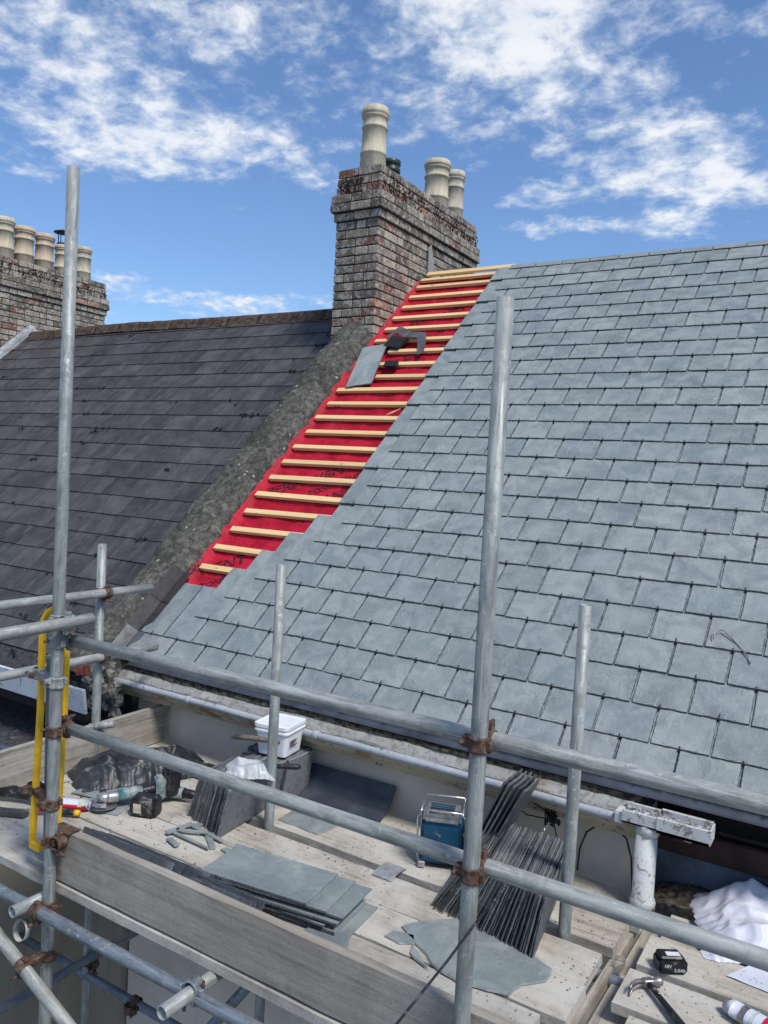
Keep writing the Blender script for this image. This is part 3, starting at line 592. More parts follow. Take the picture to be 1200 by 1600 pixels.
# chimneys ----------------------------------------------------
BR = {}
def brick_me(l, w_, hh, k):
    key = (round(l, 3), round(w_, 3), k)
    if key not in BR:
        random.seed(hash(key) % 9999); b = B(); b.box((-l / 2, -w_ / 2, 0), (l / 2, w_ / 2, hh), ch=0.0045, jit=0.0018); BR[key] = b.mesh('brick', 'brick')
    return BR[key]
def chimney(parent, x1, x0, y0, y1, zb, zt, nameX, moss=True, limit=300, cap=True, zvis=None):
    """x1 = right face, x0 = left face; courses counted down from the top zt"""
    CH = 0.0795; bh = 0.069
    n = int((zt - zb) / CH) + 1
    core = B()
    offs = {0: 0.0, 1: 0.004, 2: 0.010, 3: 0.040, 4: 0.045, 5: 0.020}
    for c in range(n):
        z = zt - (c + 1) * CH; o = offs.get(c, 0.0) - 0.012
        core.box((x0 - o, y0 - o, z), (x1 + o, y1 + o, z + CH + (0.0004 * c)))
    ch = put('chimney', core, 'mortar', parent)
    st = B(); cnt = 0; mo = B()
    for c in range(n):
        z = zt - (c + 1) * CH + 0.005; o = offs.get(c, 0.0)
        X0, X1, Y0, Y1 = x0 - o, x1 + o, y0 - o, y1 + o
        # front row
        even = c % 2 == 0
        fx0, fx1 = (X0, X1) if even else (X0, X1 - .112)
        def row(a, bb, place):
            nonlocal cnt
            p = a + 0.0; first = True
            while p < bb - 0.03:
                l = 0.215 if rnd() < 0.72 else 0.1025
                if bb - p < l + 0.05: l = bb - p
                place(p, l); p += l + 0.010
        def pf(p, l):
            nonlocal cnt
            mw = T(p + l / 2, Y0 + .051 + ru(-.0025, .0025), z) @ rot('Z', ru(-.5, .5)) @ rot('Y', ru(-.5, .5)); me = brick_me(round(l, 2), .1025, bh, random.randint(0, 2)); cnt += 1
            W_ = mw @ Matrix.Diagonal((l / round(l, 2) if l > .03 else 1, 1, 1, 1))
            if cnt <= limit: link('brick', me, ch, W_)
            else: st.add([tuple(v.co) for v in me.vertices], [list(q_.vertices) for q_ in me.polygons], W_)
        def pr_(p, l):
            nonlocal cnt
            mw = T(X1 - .051 + ru(-.0025, .0025), p + l / 2, z) @ rot('Z', 90 + ru(-.5, .5)) @ rot('Y', ru(-.5, .5)); me = brick_me(round(l, 2), .1025, bh, random.randint(0, 2)); cnt += 1
            W_ = mw @ Matrix.Diagonal((l / round(l, 2) if l > .03 else 1, 1, 1, 1))
            if cnt <= limit: link('brick', me, ch, W_)
            else: st.add([tuple(v.co) for v in me.vertices], [list(q_.vertices) for q_ in me.polygons], W_)
        row(fx0, fx1, pf)
        row(Y0 if not even else Y0 + .112, Y1, pr_)
        # left and far faces, never seen close
        for k in range(2):
            me = brick_me(.21, .1025, bh, 0)
            st.add([tuple(v.co) for v in me.vertices], [list(q_.vertices) for q_ in me.polygons], T(X0 + .115 + .225 * k, Y1 - .049, z) )
        yy = Y0 + (.22 if even else .11)
        while yy < Y1 - .2:
            me = brick_me(.21, .1025, bh, 1); st.add([tuple(v.co) for v in me.vertices], [list(q_.vertices) for q_ in me.polygons], T(X0 + .049, yy + .1, z) @ rot('Z', 90)); yy += .225
        if c in (1, 2) and moss:
            for k in range(int((Y1 - Y0) * 420)):
                yy = ru(Y0, Y1); den_ = fbm(yy * 3.5, c * .3, 3)
                if den_ < ru(-.35, .25): continue
                r = ru(.003, .009); mo.box((-r * .5, -r * .5, -r * 1.5), (r * .5, r * .5, r * 1.5), T(X1 + .001, yy, z + ru(-.05, .085)) @ rot('X', ru(-40, 40)), jit=r * .4)
            for k in range(int((X1 - X0) * 160)):
                r = ru(.003, .009); mo.box((-r, -r * .6, -r), (r, r * .6, r), T(ru(X0 + .05, X1 - .2), Y0 - .001, z + ru(-.02, .07)) @ rot('Y', ru(0, 90)), jit=r * .4)
    tag(put('brick', st, 'brick', ch), kind='stuff')
    if moss and mo.v: tag(put('moss', mo, 'moss', ch), kind='stuff')
    random.seed(hash(nameX) % 999 if False else len(nameX) * 31)
    return ch
ch1 = chimney(house, -3.97, -4.44, 6.07, 8.05, 0.95, 2.755, 'near', limit=295)
def pot(parent, x, y, z, h, r, tilt=0):
    k = h / .6
    prof = [(r * 1.0, 0), (r * 1.07, .02 * k)] + [(r * 1.0, .17 * k), (r * 1.07, .178 * k), (r * 1.07, .192 * k), (r * .99, .20 * k), (r * .95, .405 * k), (r * 1.04, .412 * k), (r * 1.05, .424 * k), (r * .95, .436 * k), (r * .93, .50 * k), (r * 1.03, .508 * k), (r * 1.06, .52 * k), (r * 1.0, .528 * k), (r * 1.10, .536 * k),
            (r * 1.12, .555 * k), (r * 1.04, .572 * k), (r * 1.02, .60 * k), (r * .86, .60 * k), (r * .82, .30 * k), (r * .8, 0)]
    b = B(); b.lathe(prof, T(x, y, z) @ rot('X', tilt), 28); return put('chimney_pot', b, 'pot', parent)
pot(ch1, -4.20, 6.27, 2.74, .605, .118); pot(ch1, -4.20, 7.50, 2.74, .56, .130); pot(ch1, -4.20, 7.90, 2.74, .585, .108)
b = B(); b.lathe([(.075, 0), (.075, .12), (.088, .125), (.088, .16), (.078, .165), (.078, .19), (.090, .195), (.090, .235), (.07, .245), (.06, .1)], T(-4.20, 6.59, 2.75), 20); put('flue_terminal', b, 'olive', ch1)
b = B(); b.prism([(6.20, -4.40), (7.95, -4.40), (7.95, -4.02), (6.20, -4.02)], 0, 0.03, frame((0, 0, 2.745), (0, 1, 0), (1, 0, 0), (0, 0, 1))); put('flaunching', b, 'mortar', ch1)
# leaning flashing slate at the ridge
b = B(); b.prism([(0, 0), (.10, .02), (.11, .16), (.04, .30), (.0, .24)], 0, .012, frame((-3.958, 6.97, 1.98), (0, 1, 0), (0, 0, 1), (1, 0, 0))); put('mortar_patch', b, 'gut', ch1)

# ------------------------------------------------------------------ left house
lh = thing('neighbouring_house', (-7, 5, GZ), 'neighbouring house with old dark slate roof and lichened ridge', 'house')
LOFF = -0.12; GL = 0.2251; WL = 0.295; LS0 = 2.904
b = B(); slab(b, -9.9, -4.1, -0.46, 4.12, LOFF - .12, LOFF - .012)
tp = RP(0, 4.2, LOFF); b.add([(-9.9, tp.y, tp.z - .1), (-4.3, tp.y, tp.z - .1), (-4.3, tp.y + 3.4, tp.z - 3.2), (-9.9, tp.y + 3.4, tp.z - 3.2)], [(0, 1, 2, 3)])
lroof = put('roof', b, 'felt', lh)
b = B(); b.box((-9.9, 3.45, GZ), (-3.96, 9.9, -1.75)); put('wall', b, 'wall2', lh)
OM = [slate_mesh(WL - .0045, 0.50, .008, 50 + k, .0010, .0008, 6).mesh('slate', 'old') for k in range(6)]
lc = []
for k in range(-14, 6):
    s0 = LS0 + k * GL; ph = 0.0 if (k + 1) % 2 == 0 else 0.5
    i = -20
    while True:
        xc = -5.166 + (i + ph + .5) * WL
        if xc > -4.12: break
        if xc > -9.95: lc.append((0 if inframe(RP(xc, s0 + .1, LOFF), 40) else 1, RP(xc, s0, LOFF).length, s0, xc, k))
        i += 1
lc.sort(); rest = B()
for i, (fr, dd, s0, xc, k) in enumerate(lc):
    ln = 0.50 if k < 4 else max(0.25, 4.17 - s0)
    mw = RM(xc + ru(-.001, .001), s0 + ru(-.0015, .0015), LOFF - .006 + ru(-.0006, .0014), ru(-.2, .2), -2.3 + ru(-.08, .08)) @ Matrix.Diagonal((1, ln / .5, 1, 1))
    if i < 297: link('slate', OM[i % 6], lroof, mw)
    else: rest.add([tuple(vv.co) for vv in OM[i % 6].vertices], [list(p.vertices) for p in OM[i % 6].polygons], mw)
tag(put('slate', rest, 'old', lroof), kind='stuff')
mo = B()                                                     # moss cushions caught on the old slates
for k in range(170):
    x = ru(-9.6, -4.6); s = ru(-.2, 4.1); 
    if fbm(x * 1.1, s * 1.3, 4) < 0.12: continue
    s = LS0 + round((s - LS0) / GL) * GL + (ru(-.01, .0) if rnd() < .6 else ru(-.1, .1))
    for q_ in range(random.randint(2, 7)):
        r = ru(.003, .009); mo.box((-r * 1.5, -r, -r * .3), (r * 1.5, r, r * .6), RM(x + ru(-.05, .05), s + ru(-.02, .02), LOFF + .008), jit=r * .3)
tag(put('moss', mo, 'blackc', lroof), kind='stuff')
# ridge tiles
x = -9.88; rp = RP(0, 4.20, LOFF)
while x < -4.46:
    l = min(0.45, -4.45 - x); b = B(); prof = []
    for a in range(0, 181, 22): prof.append((rp.y + .085 * -math.cos(math.radians(a)), rp.z - .045 + .080 * math.sin(math.radians(a))))
    prof = [(prof[0][0] - .03, prof[0][1] - .045)] + prof + [(prof[-1][0] + .03, prof[-1][1] - .045)]
    vs = []; nn = 7
    for i in range(nn + 1):
        for (y, z) in prof: xx = x + (l - .006) * i / nn; vs.append((xx, y + .008 * fbm(xx * 8, y * 8, z * 8), z + .008 * fbm(xx * 9, y * 8, z * 8 + 3) + .012 * math.sin(xx * 1.4)))
    m = len(prof); fs = [(i * m + k, (i + 1) * m + k, (i + 1) * m + k + 1, i * m + k + 1) for i in range(nn) for k in range(m - 1)] + [list(range(m)), [nn * m + k for k in range(m)][::-1]]
    b.add(vs, fs, None, True); put('ridge_tile', b, 'ridge', lroof); x += l
# verge flashing at the far-left end
b = B(); 
for i in range(2):
    pass
vs = []
for i in range(13):
    s = 1.9 + (4.30 - 1.9) * i / 12
    for (dx, n) in ((0, .02), (.03, .075), (.10, .085), (.16, .05), (.17, .0)): vs.append(RP(-10.10 + dx + .006 * fbm(s * 3, dx, 1), s, LOFF + n))
b.add(vs, [(i * 5 + k, i * 5 + k + 1, (i + 1) * 5 + k + 1, (i + 1) * 5 + k) for i in range(12) for k in range(4)]); put('verge_flashing', b, 'lead_l', lh)
ch2 = chimney(lh, -10.10, -10.62, 5.7, 8.03, 0.55, 2.60, 'far', limit=295)
for (y, h, r) in ((5.95, .56, .13), (6.28, .58, .13), (6.58, .60, .128), (6.88, .555, .132), (7.20, .545, .128), (7.50, .47, .105), (7.86, .54, .110)): pot(ch2, -10.43, y, 2.59, h, r, ru(-1, 1))
b = B(); b.lathe([(.08, 0), (.085, .04), (.06, .05), (.06, .03)], T(-10.43, 7.50, 3.05), 16); b.lathe([(.0, .25), (.13, .205), (.13, .195), (.0, .215)], T(-10.43, 7.50, 3.05), 16)
for a in range(4): b.tube((-10.43 + .06 * math.cos(a * PI / 2 + .5), 7.50 + .06 * math.sin(a * PI / 2 + .5), 3.08), (-10.43 + .075 * math.cos(a * PI / 2 + .5), 7.50 + .075 * math.sin(a * PI / 2 + .5), 3.26), .007, 6, False)
put('chimney_cowl', b, 'blackc', ch2)

# rounded cement coping between the two roofs
def cop(u, v):
    s = -0.42 + u * 4.02
    a = PI * v; wdt = 0.238 + .02 * fbm(s * 1.5, 3, 0); cx = -4.208
    x = cx - wdt * math.cos(a); n = -0.12 + 0.215 * (max(0, math.sin(a)) ** (0.75 if a < PI / 2 else 0.42)) + 0.02 * fbm(s * 1.2, 9, 1)
    if s > 3.3: n += (s - 3.3) * .12 * math.sin(a)
    n += 0.016 * fbm(s * 4, v * 4, 2) + .010 * fbm(s * 20, v * 12, 3); x += .012 * fbm(s * 7, v * 6, 8)
    return RP(x, s, n)
b = B(); b.grid(cop, 260, 44)
b.add([RP(-4.44, -.42, -.15), RP(-3.99, -.42, -.15), RP(-3.99, -.42, .0), RP(-4.08, -.42, .07), RP(-4.34, -.42, .07), RP(-4.44, -.42, -.02)], [(0, 1, 2, 3, 4, 5)])
coping = put('parapet_coping', b, 'coping', lh)
b = B(); b.box((-4.55, 3.24, -1.56), (-3.97, 3.50, -1.32), jit=.01); put('parapet_end', b, 'stone', lh)
b = B()
for k in range(26):
    x, y, z = ru(-4.12, -3.86), ru(3.16, 3.26), ru(-1.56, -1.24); r = ru(.02, .05); b.box((-r, -r * .5, -r * .6), (r, r * .5, r * .6), T(x, y, z) @ rot('Z', ru(-30, 30)) @ rot('Y', ru(-20, 20)), ch=.008, jit=.012)
tag(put('rubble_stone', b, 'stone', lh), kind='stuff')
for (x, y, z) in ((-3.985, 3.10, -1.285),):
    b = B(); b.box((-.035, -.03, -.03), (.035, .03, .03), T(x, y, z) @ rot('Z', 12), ch=.006, jit=.006); put('broken_brick', b, 'headw', lh)
b = B(); b.box((0, 0, 0), (5.4, .02, .155), T(-9.35, 3.10, -1.555) @ rot('X', 8), ch=.003); put('fascia_board', b, 'fascia', lh)
b = B(); b.box((-9.4, 3.13, -1.62), (-4.0, 3.46, -1.57)); b.box((-9.4, 3.40, -2.0), (-3.942, 3.447, -1.50)); put('soffit_and_shade_board', b, 'shadowy', lh)  # second box: black board added to paint the shade of the recess
# dark low roof below it
an = thing('flat_roof_annexe', (-7, 2.8, GZ), 'low annexe with dark felt flat roof below the old white fascia board', 'annexe')
b = B(); b.box((-9.9, 2.55, GZ), (-4.30, 3.44, -1.99)); put('wall', b, 'wall2', an)
b = B(); b.grid(lambda u, v: (-9.95 + u * 5.6, 2.50 + v * .95, -1.965 + .16 * v + .008 * fbm(u * 20, v * 4, 1)), 60, 12); put('felt_roof', b, 'felt', an)

# ------------------------------------------------------------------ scaffold
sc = thing('scaffold', (-1.8, 2.5, GZ), 'galvanised tube scaffold with double guard rails in front of the roof', 'scaffold')
TR = 0.02415
def tubep(name, p0, p1, mat='galv', parent=None):
    b = B(); p0 = Vector(p0); p1 = Vector(p1); d = p1 - p0
    c = (p0 + p1) / 2; q = d.to_track_quat('Z', 'Y').to_matrix().to_4x4(); q.translation = c; L_ = d.length
    b.tube((0, 0, -L_ / 2), (0, 0, L_ / 2)); return link(name, b.mesh(name, mat), parent or sc, q)
def coupler(P, da, db, n, gap=0.050, mat='rust', spin=0):
    """P: axis point on the first tube; n: unit direction from first tube to second; da, db tube directions"""
    P = Vector(P); da = Vector(da).normalized(); db = Vector(db).normalized(); n = Vector(n).normalized()
    b = B()
    for o, d, sgn in ((P, da, 1), (P + n * gap, db, -1)):
        q = d.to_track_quat('Z', 'Y').to_matrix().to_4x4(); q.translation = o
        b.lathe([(.0250, -.022), (.0290, -.022), (.0305, -.017), (.0280, -.012), (.0280, .012), (.0305, .017), (.0290, .022), (.0250, .022)], q, 22)
        sd_ = d.cross(n).normalized()
        fm = frame(o, sd_, n, d)
        b.box((.024, -.014, -.017), (.049, .010, .017), fm, ch=.003); b.box((-.041, -.010, -.014), (-.025, .010, .014), fm, ch=.003)
    c = P + n * gap / 2; k_ = max(.018, gap / 2 - .018); b.box((-.018, -k_, -.016), (.018, k_, .016), frame(c, da.cross(n), n, da), ch=.004)
    cp = put('tube_coupler', b, mat, sc)
    if gap > .08: b = B(); b.box((-.012, -.012, -gap * .5 + .02), (.012, .012, gap * .5 - .02), frame(c, da.cross(n), da, n)); put('spacer', b, mat, cp)
    for o, d in ((P, da), (P + n * gap, db)):
        b = B(); sd_ = d.cross(n).normalized(); s2 = 1 if o == P else -1
        p = o + sd_ * .043
        b.tube(p - n * .030, p + n * .038, .0058, 10, False)
        q0 = (n).to_track_quat('Z', 'Y').to_matrix().to_4x4(); q0.translation = p + n * .020 * s2
        b.lathe([(.001, -.007), (.0115, -.007), (.0115, .007), (.001, .007)], q0, 6, False)
        put('bolt', b, 'rust', cp)
    return cp
# uprights (each leans a little, as in the picture)
LP = lambda z: Vector((-2.7225 + (1.106 - z) * .0, 1.994, z))
tubep('upright_tube', (-2.722, 1.994, 1.106), (-2.724, 1.994, GZ), 'galv')
tubep('upright_tube', (-.8855, 1.994, .484), (-.884, 1.994, GZ), 'galv')
tubep('upright_tube', (-2.383, 2.955, -.465), (-2.393, 2.955, GZ), 'galv')
tubep('upright_tube', (-.908, 2.955, -.46), (-.897, 2.955, GZ), 'galv')
tubep('upright_tube', (-3.670, 2.955, -.488), (-3.672, 2.955, GZ), 'galv')
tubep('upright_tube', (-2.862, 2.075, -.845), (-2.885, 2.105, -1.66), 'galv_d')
# long rails
tubep('guard_rail', (-2.70, 2.052, -.745), (2.4, 2.052, -.718), 'galv_l'); tubep('guard_rail', (-2.70, 2.052, -1.104), (2.4, 2.052, -1.093), 'galv_l')
tubep('guard_rail', (-2.655, .25, -.690), (-2.655, 2.10, -.655), 'galv_l')
tubep('guard_rail', (-3.615, .9, -.755), (-3.615, 3.27, -.757), 'galv_l'); tubep('guard_rail', (-3.615, .9, -1.10), (-3.615, 3.33, -1.12), 'galv_l')
# ledgers, transoms, braces under the boards
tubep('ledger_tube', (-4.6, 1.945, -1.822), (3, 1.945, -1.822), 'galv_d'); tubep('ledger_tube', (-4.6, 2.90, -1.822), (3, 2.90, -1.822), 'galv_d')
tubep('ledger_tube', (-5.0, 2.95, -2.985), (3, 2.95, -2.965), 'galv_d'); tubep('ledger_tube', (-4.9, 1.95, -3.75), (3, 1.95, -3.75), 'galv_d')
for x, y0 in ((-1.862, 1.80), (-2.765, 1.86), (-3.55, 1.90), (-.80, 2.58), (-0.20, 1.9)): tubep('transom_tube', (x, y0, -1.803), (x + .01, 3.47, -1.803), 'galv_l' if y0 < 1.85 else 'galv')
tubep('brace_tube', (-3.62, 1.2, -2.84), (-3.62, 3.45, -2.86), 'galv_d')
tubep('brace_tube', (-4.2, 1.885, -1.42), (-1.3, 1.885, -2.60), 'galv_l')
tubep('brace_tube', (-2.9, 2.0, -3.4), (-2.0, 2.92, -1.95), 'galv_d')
yU = Vector((0, 1, 0)); zU = Vector((0, 0, 1)); xU = Vector((1, 0, 0))
coupler((-.885, 1.994, -.734), zU, xU, (0, 1, 0), .056, 'rust'); coupler((-.884, 1.994, -1.101), zU, xU, (0, 1, 0), .056, 'rust')
coupler((-2.722, 1.994, -.745), zU, xU, (0, 1, 0), .056, 'galv'); coupler((-2.722, 1.994, -1.104), zU, xU, (0, 1, 0), .056, 'rust')
coupler((-2.7225, 1.994, -.655), zU, yU, (1, 0, 0), .058, 'galv')
coupler((-3.670, 2.955, -.757), zU, yU, (1, 0, 0), .055, 'rust'); coupler((-3.670, 2.955, -1.11), zU, yU, (1, 0, 0), .055, 'rust')
coupler((-2.723, 1.994, -1.822), zU, xU, (0, -1, 0), .052, 'rust'); coupler((-2.723, 1.994, -2.02), zU, Vector((2.9, 0, -1.18)), (0, -1, 0), .105, 'rust')
coupler((-1.862, 1.945, -1.822), xU, yU, (0, 0, 1), .03, 'galv_d')
coupler((-2.72, 1.994, -.905), zU, zU, (-1, .25, 0), .17, 'galv'); coupler((-2.723, 1.994, -1.40), zU, zU, (-1, .25, 0), .19, 'rust'); coupler((-2.723, 1.994, -1.545), zU, yU, (1, 0, 0), .05, 'rust')
coupler((-3.25, 2.95, -2.97), xU, zU, (0, -1, -.4), .045, 'rust'); coupler((-3.67, 2.955, -2.90), zU, yU, (1, 0, 0), .05, 'rust'); coupler((-2.392, 2.955, -1.90), zU, xU, (0, -1, 0), .05, 'rust')
coupler((-.80, 1.945, -1.822), xU, yU, (0, 0, 1), .03, 'rust')
# boards
def board(name, lo, hi, mat, yaw=0.0, ch=.003, parent=None, pitch=0.0):
    b = B(); l = hi[0] - lo[0]; w_ = hi[1] - lo[1]; h_ = hi[2] - lo[2]; nx = max(2, int(max(l, w_) / .12)); vs = []; fs = []
    long_x = l >= w_
    prof = [(-.5, -.5), (.5, -.5), (.5, .42), (.485, .5), (-.485, .5), (-.5, .42)]
    sd = rnd() * 50
    for i in range(nx + 1):
        t = i / nx
        for k, (a, c) in enumerate(prof):
            wob = .0022 * fbm(t * l * 6 + sd, k * 2.1, 1)
            if long_x: vs.append(((t - .5) * l + (wob * 2 if i in (0, nx) else 0), a * w_ + wob, (c + .5) * h_ - h_ + wob * .6 + (.002 * fbm(t * 3, sd, 1))))
            else: vs.append((a * l + wob, (t - .5) * w_, (c + .5) * h_ - h_ + wob * .6))
    m = len(prof); 
    for i in range(nx):
        for k in range(m): fs.append((i * m + k, (i + 1) * m + k, (i + 1) * m + (k + 1) % m, i * m + (k + 1) % m))
    fs += [list(range(m)), [nx * m + k for k in range(m)][::-1]]
    b.add(vs, fs); me = b.mesh(name, mat)
    o = link(name, me, parent or sc, T((lo[0] + hi[0]) / 2, (lo[1] + hi[1]) / 2, hi[2]) @ rot('Z', yaw) @ rot('Y', pitch)); recalc(o); return o
for (y0, y1, x1, dz) in ((2.025, 2.240, -.80, 0), (2.246, 2.462, -.815, -.003), (2.470, 2.686, -.735, .002), (2.692, 2.915, -.745, 0), (2.972, 3.190, -.72, .001), (3.198, 3.44, -.68, -.002)):
    board('scaffold_board', (-3.78 + ru(-.04, .04), y0, H - .038 + dz), (x1, y1, H + dz), 'board', ru(-.06, .06))
# lower set of boards to the right, with their cross piece
for (y0, y1, x0, dz) in ((2.42, 2.63, -.57, 0), (2.655, 2.88, -.635, .004), (2.93, 3.155, -.625, .0), (3.21, 3.42, -.60, -.03)):
    board('scaffold_board', (x0, y0, H - .038 + dz), (3.0, y1, H + dz), 'board', ru(-.1, .1))
board('cross_plank', (-.70, 2.0, H - .115), (-.61, 3.47, H - .077), 'toey', -1.0)
board('edge_batten', (-.735, 2.1, H - .10), (-.712, 3.45, H - .045), 'toey', -1.4)
b = B()
for k in range(22): b.box((0, -.0012, 0), (.034, .0012, .03), T(-.715, 2.93 + k * .0035, H - .07) @ rot('Y', ru(-6, 6)), jit=.001)
tag(put('frayed_board_end', b, 'toey', sc), kind='stuff')
# toe boards
o = board('toe_board', (-2.745, 2.030, H + .012), (-.655, 2.068, H + .222), 'toe', 0.0)
# end toe boards (run away from the camera)
o = board('toe_board', (-3.690, 1.4, H + .005), (-3.652, 3.465, H + .225), 'toey', 0.0)
b = B(); b.tube((-3.69, 2.93, -1.53), (-3.56, 2.99, -1.50), .02, 14, False); put('board_clip', b, 'galv_l', sc)
# strap on the joint between two boards
b = B(); b.grid(lambda u, v: (-1.735 + .10 * u, 2.865 + .135 * v, H + .006 + .010 * math.sin(PI * v) + .002 * fbm(u * 9, v * 9, 3)), 6, 8); put('board_strap', b, 'lead_l', sc)
# rusty plate at the top of the toe board by the left upright
b = B(); b.box((-2.76, 2.01, H + .226), (-2.64, 2.075, H + .230), rot('Z', 0), jit=.003); put('board_clip', b, 'rust', sc)

# yellow hoop fixed beside the left upright
yh = thing('yellow_hoop', (-2.93, 2.14, H), 'long narrow yellow hoop hanging behind the left upright', 'hoop')
pts = []
Ax = Vector((-2.955, 2.14, 0)); yw = .060
for k in range(9): a = PI - PI * k / 8; pts.append(Vector((Ax.x + .025 + yw * math.cos(a), 2.14, -.735 + .075 * math.sin(a))))
left = [Vector((-2.992 - .0 * t, 2.14, -1.66 + (.925) * t)) for t in (0, .5, 1)]
path = [Vector(p) for p in ((-2.895, 2.03, -1.620), (-2.886, 2.03, -1.45), (-2.876, 2.03, -1.25), (-2.868, 2.03, -1.05), (-2.869, 2.03, -.90), (-2.870, 2.03, -.80), (-2.872, 2.03, -.722), (-2.861, 2.03, -.675), (-2.838, 2.03, -.642), (-2.805, 2.035, -.622), (-2.79, 2.06, -.635), (-2.80, 2.08, -.655), (-2.815, 2.10, -.70), (-2.812, 2.10, -.76), (-2.808, 2.10, -.90), (-2.808, 2.10, -1.04), (-2.818, 2.10, -1.31), (-2.83, 2.10, -1.60))]
b = B(); n = len(path); vs = []
for i, p in enumerate(path):
    d = (path[min(i + 1, n - 1)] - path[max(i - 1, 0)]).normalized(); side = d.cross(Vector((0, 1, 0))).normalized()
    for (a_, c_) in ((-.008, -.012), (.008, -.012), (.008, .012), (-.008, .012)): vs.append(p + side * a_ + Vector((0, 1, 0)) * c_)
fs = [(i * 4 + k, i * 4 + (k + 1) % 4, (i + 1) * 4 + (k + 1) % 4, (i + 1) * 4 + k) for i in range(n - 1) for k in range(4)] + [(0, 1, 2, 3), tuple((n - 1) * 4 + k for k in (3, 2, 1, 0))]
b.add(vs, fs); o = put('band', b, 'yellow', yh); recalc(o)
b = B(); b.box((-2.905, 2.02, -1.650), (-2.84, 2.045, -1.615), ch=.004); put('foot_bar', b, 'yellow', yh)
b = B(); b.lathe([(.040, -.012), (.041, -.012), (.041, .012), (.040, .012), (.040, -.012)], T(-2.80, 1.93, -1.92) @ rot('X', 78), 30); tag(put('tape_ring', b, 'clear'), 'milky plastic ring of tape hanging under the left upright', 'ring')

# ------------------------------------------------------------------ loose things
slv = [slate_mesh(.25, .5, .006, 200 + k, .004, .004, 5).mesh('slate', 'slate') for k in range(6)]
def lslate(x, y, z, rz, name='slate', parent=None, w_=.25, l_=.5, rx=0, ry=0, k=None):
    mw = T(x, y, z) @ rot('Z', rz) @ rot('Y', ry) @ rot('X', rx) @ Matrix.Diagonal((w_ / .25, l_ / .5, 1, 1)) @ T(0, -.25, 0)
    return link(name, slv[random.randint(0, 5) if k is None else k], parent, mw)
M['slate_dk'] = M['slate']
def t_edge():
    t = MT('stacked_slate', 0.6, 0, .45)
    sx = t.n.new('ShaderNodeSeparateXYZ'); 
    g = t.n.new('ShaderNodeNewGeometry')
    base = t.ramp(t.rand, [(0, (.07, .078, .085)), (.5, (.13, .142, .15)), (1, (.21, .225, .235))])
    c = t.mix(t.math('MULTIPLY', t.step(t.noise(30, 6, .75), .5, .62), .6), base, (.045, .048, .056))
    c = t.mix(t.math('MULTIPLY', t.step(t.noise(45, 4, .7), .64, .70), .6), c, (.42, .44, .45))
    t.col(c); t.bump(t.noise(40, 6, .75), .004, .8); return t.m
M['stacked'] = t_edge()
# slates standing on edge: local x = length (runs +Y), local z = height
def edge_me(k, L_=.48, Hh=.245):
    random.seed(900 + k); b = B(); pts = []
    n1 = 12
    for i in range(n1): pts.append((i / n1 * L_, ru(-.002, .002)))
    for i in range(7): pts.append((L_ + ru(-.003, .003), i / 7 * Hh))
    for i in range(n1): pts.append((L_ - i / n1 * L_, Hh + ru(-.004, .004)))
    for i in range(7): pts.append((ru(-.003, .003), Hh - i / 7 * Hh))
    n = len(pts); b.add([(0, x, z) for x, z in pts] + [(.0062 + ru(-.001, .001), x + (.004 if x < .01 else -.004 if x > L_ - .01 else 0), z + (-.005 if z > Hh - .01 else .002)) for x, z in pts],
          [list(range(n)), list(range(n, 2 * n))[::-1]] + [(i, n + i, n + (i + 1) % n, (i + 1) % n) for i in range(n)])
    return b.mesh('slate', 'stacked')
EM = [edge_me(k) for k in range(6)]
random.seed(5)
def edge_stack(st, x0, x1, yf0, yf1, n, lean0, lean1, z=H, ysc=1.0, hs=1.0, jit=.012, yaw=0):
    for i in range(n):
        t = i / (n - 1); x = x0 + (x1 - x0) * t; y = yf0 + (yf1 - yf0) * t + ru(-jit, jit); ln = lean0 + (lean1 - lean0) * t + ru(-.5, .5)
        link('slate', EM[random.randint(0, 5)], st, T(x, y, z + .003) @ rot('Z', yaw + ru(-.6, .6)) @ rot('Y', ln) @ Matrix.Diagonal((1.0, ysc, hs + ru(-.012, .012), 1)))
st1 = thing('slate_stack', (-1.15, 2.95, H), 'wide stack of new slates standing on edge beside the centre upright', 'slate stack')
edge_stack(st1, -1.415, -.945, 2.80, 2.715, 46, 33, 9, yaw=9)
st2 = thing('slate_stack', (-2.6, 2.95, H), 'stack of slates standing on edge in front of the white bucket', 'slate stack')
edge_stack(st2, -2.765, -2.485, 2.80, 2.71, 27, 17, 13, yaw=5)
st3 = thing('slate_stack', (-2.70, 3.3, H), 'short row of slates on edge under the white bucket by the wall', 'slate stack')
edge_stack(st3, -2.80, -2.50, 3.20, 3.19, 22, 12, 10, ysc=.45, hs=1.0, jit=.01)
st4 = thing('slate_stack', (-1.36, 3.2, H), 'few tall slates leaning upright behind the wide edge-on stack', 'slate stack')
for i in range(5):
    link('slate', EM[i], st4, T(-1.455 + .019 * i, 3.12 + ru(-.01, .01), H) @ rot('Y', 23 + i * .6) @ Matrix.Diagonal((1.2, .44, 2.0, 1)))
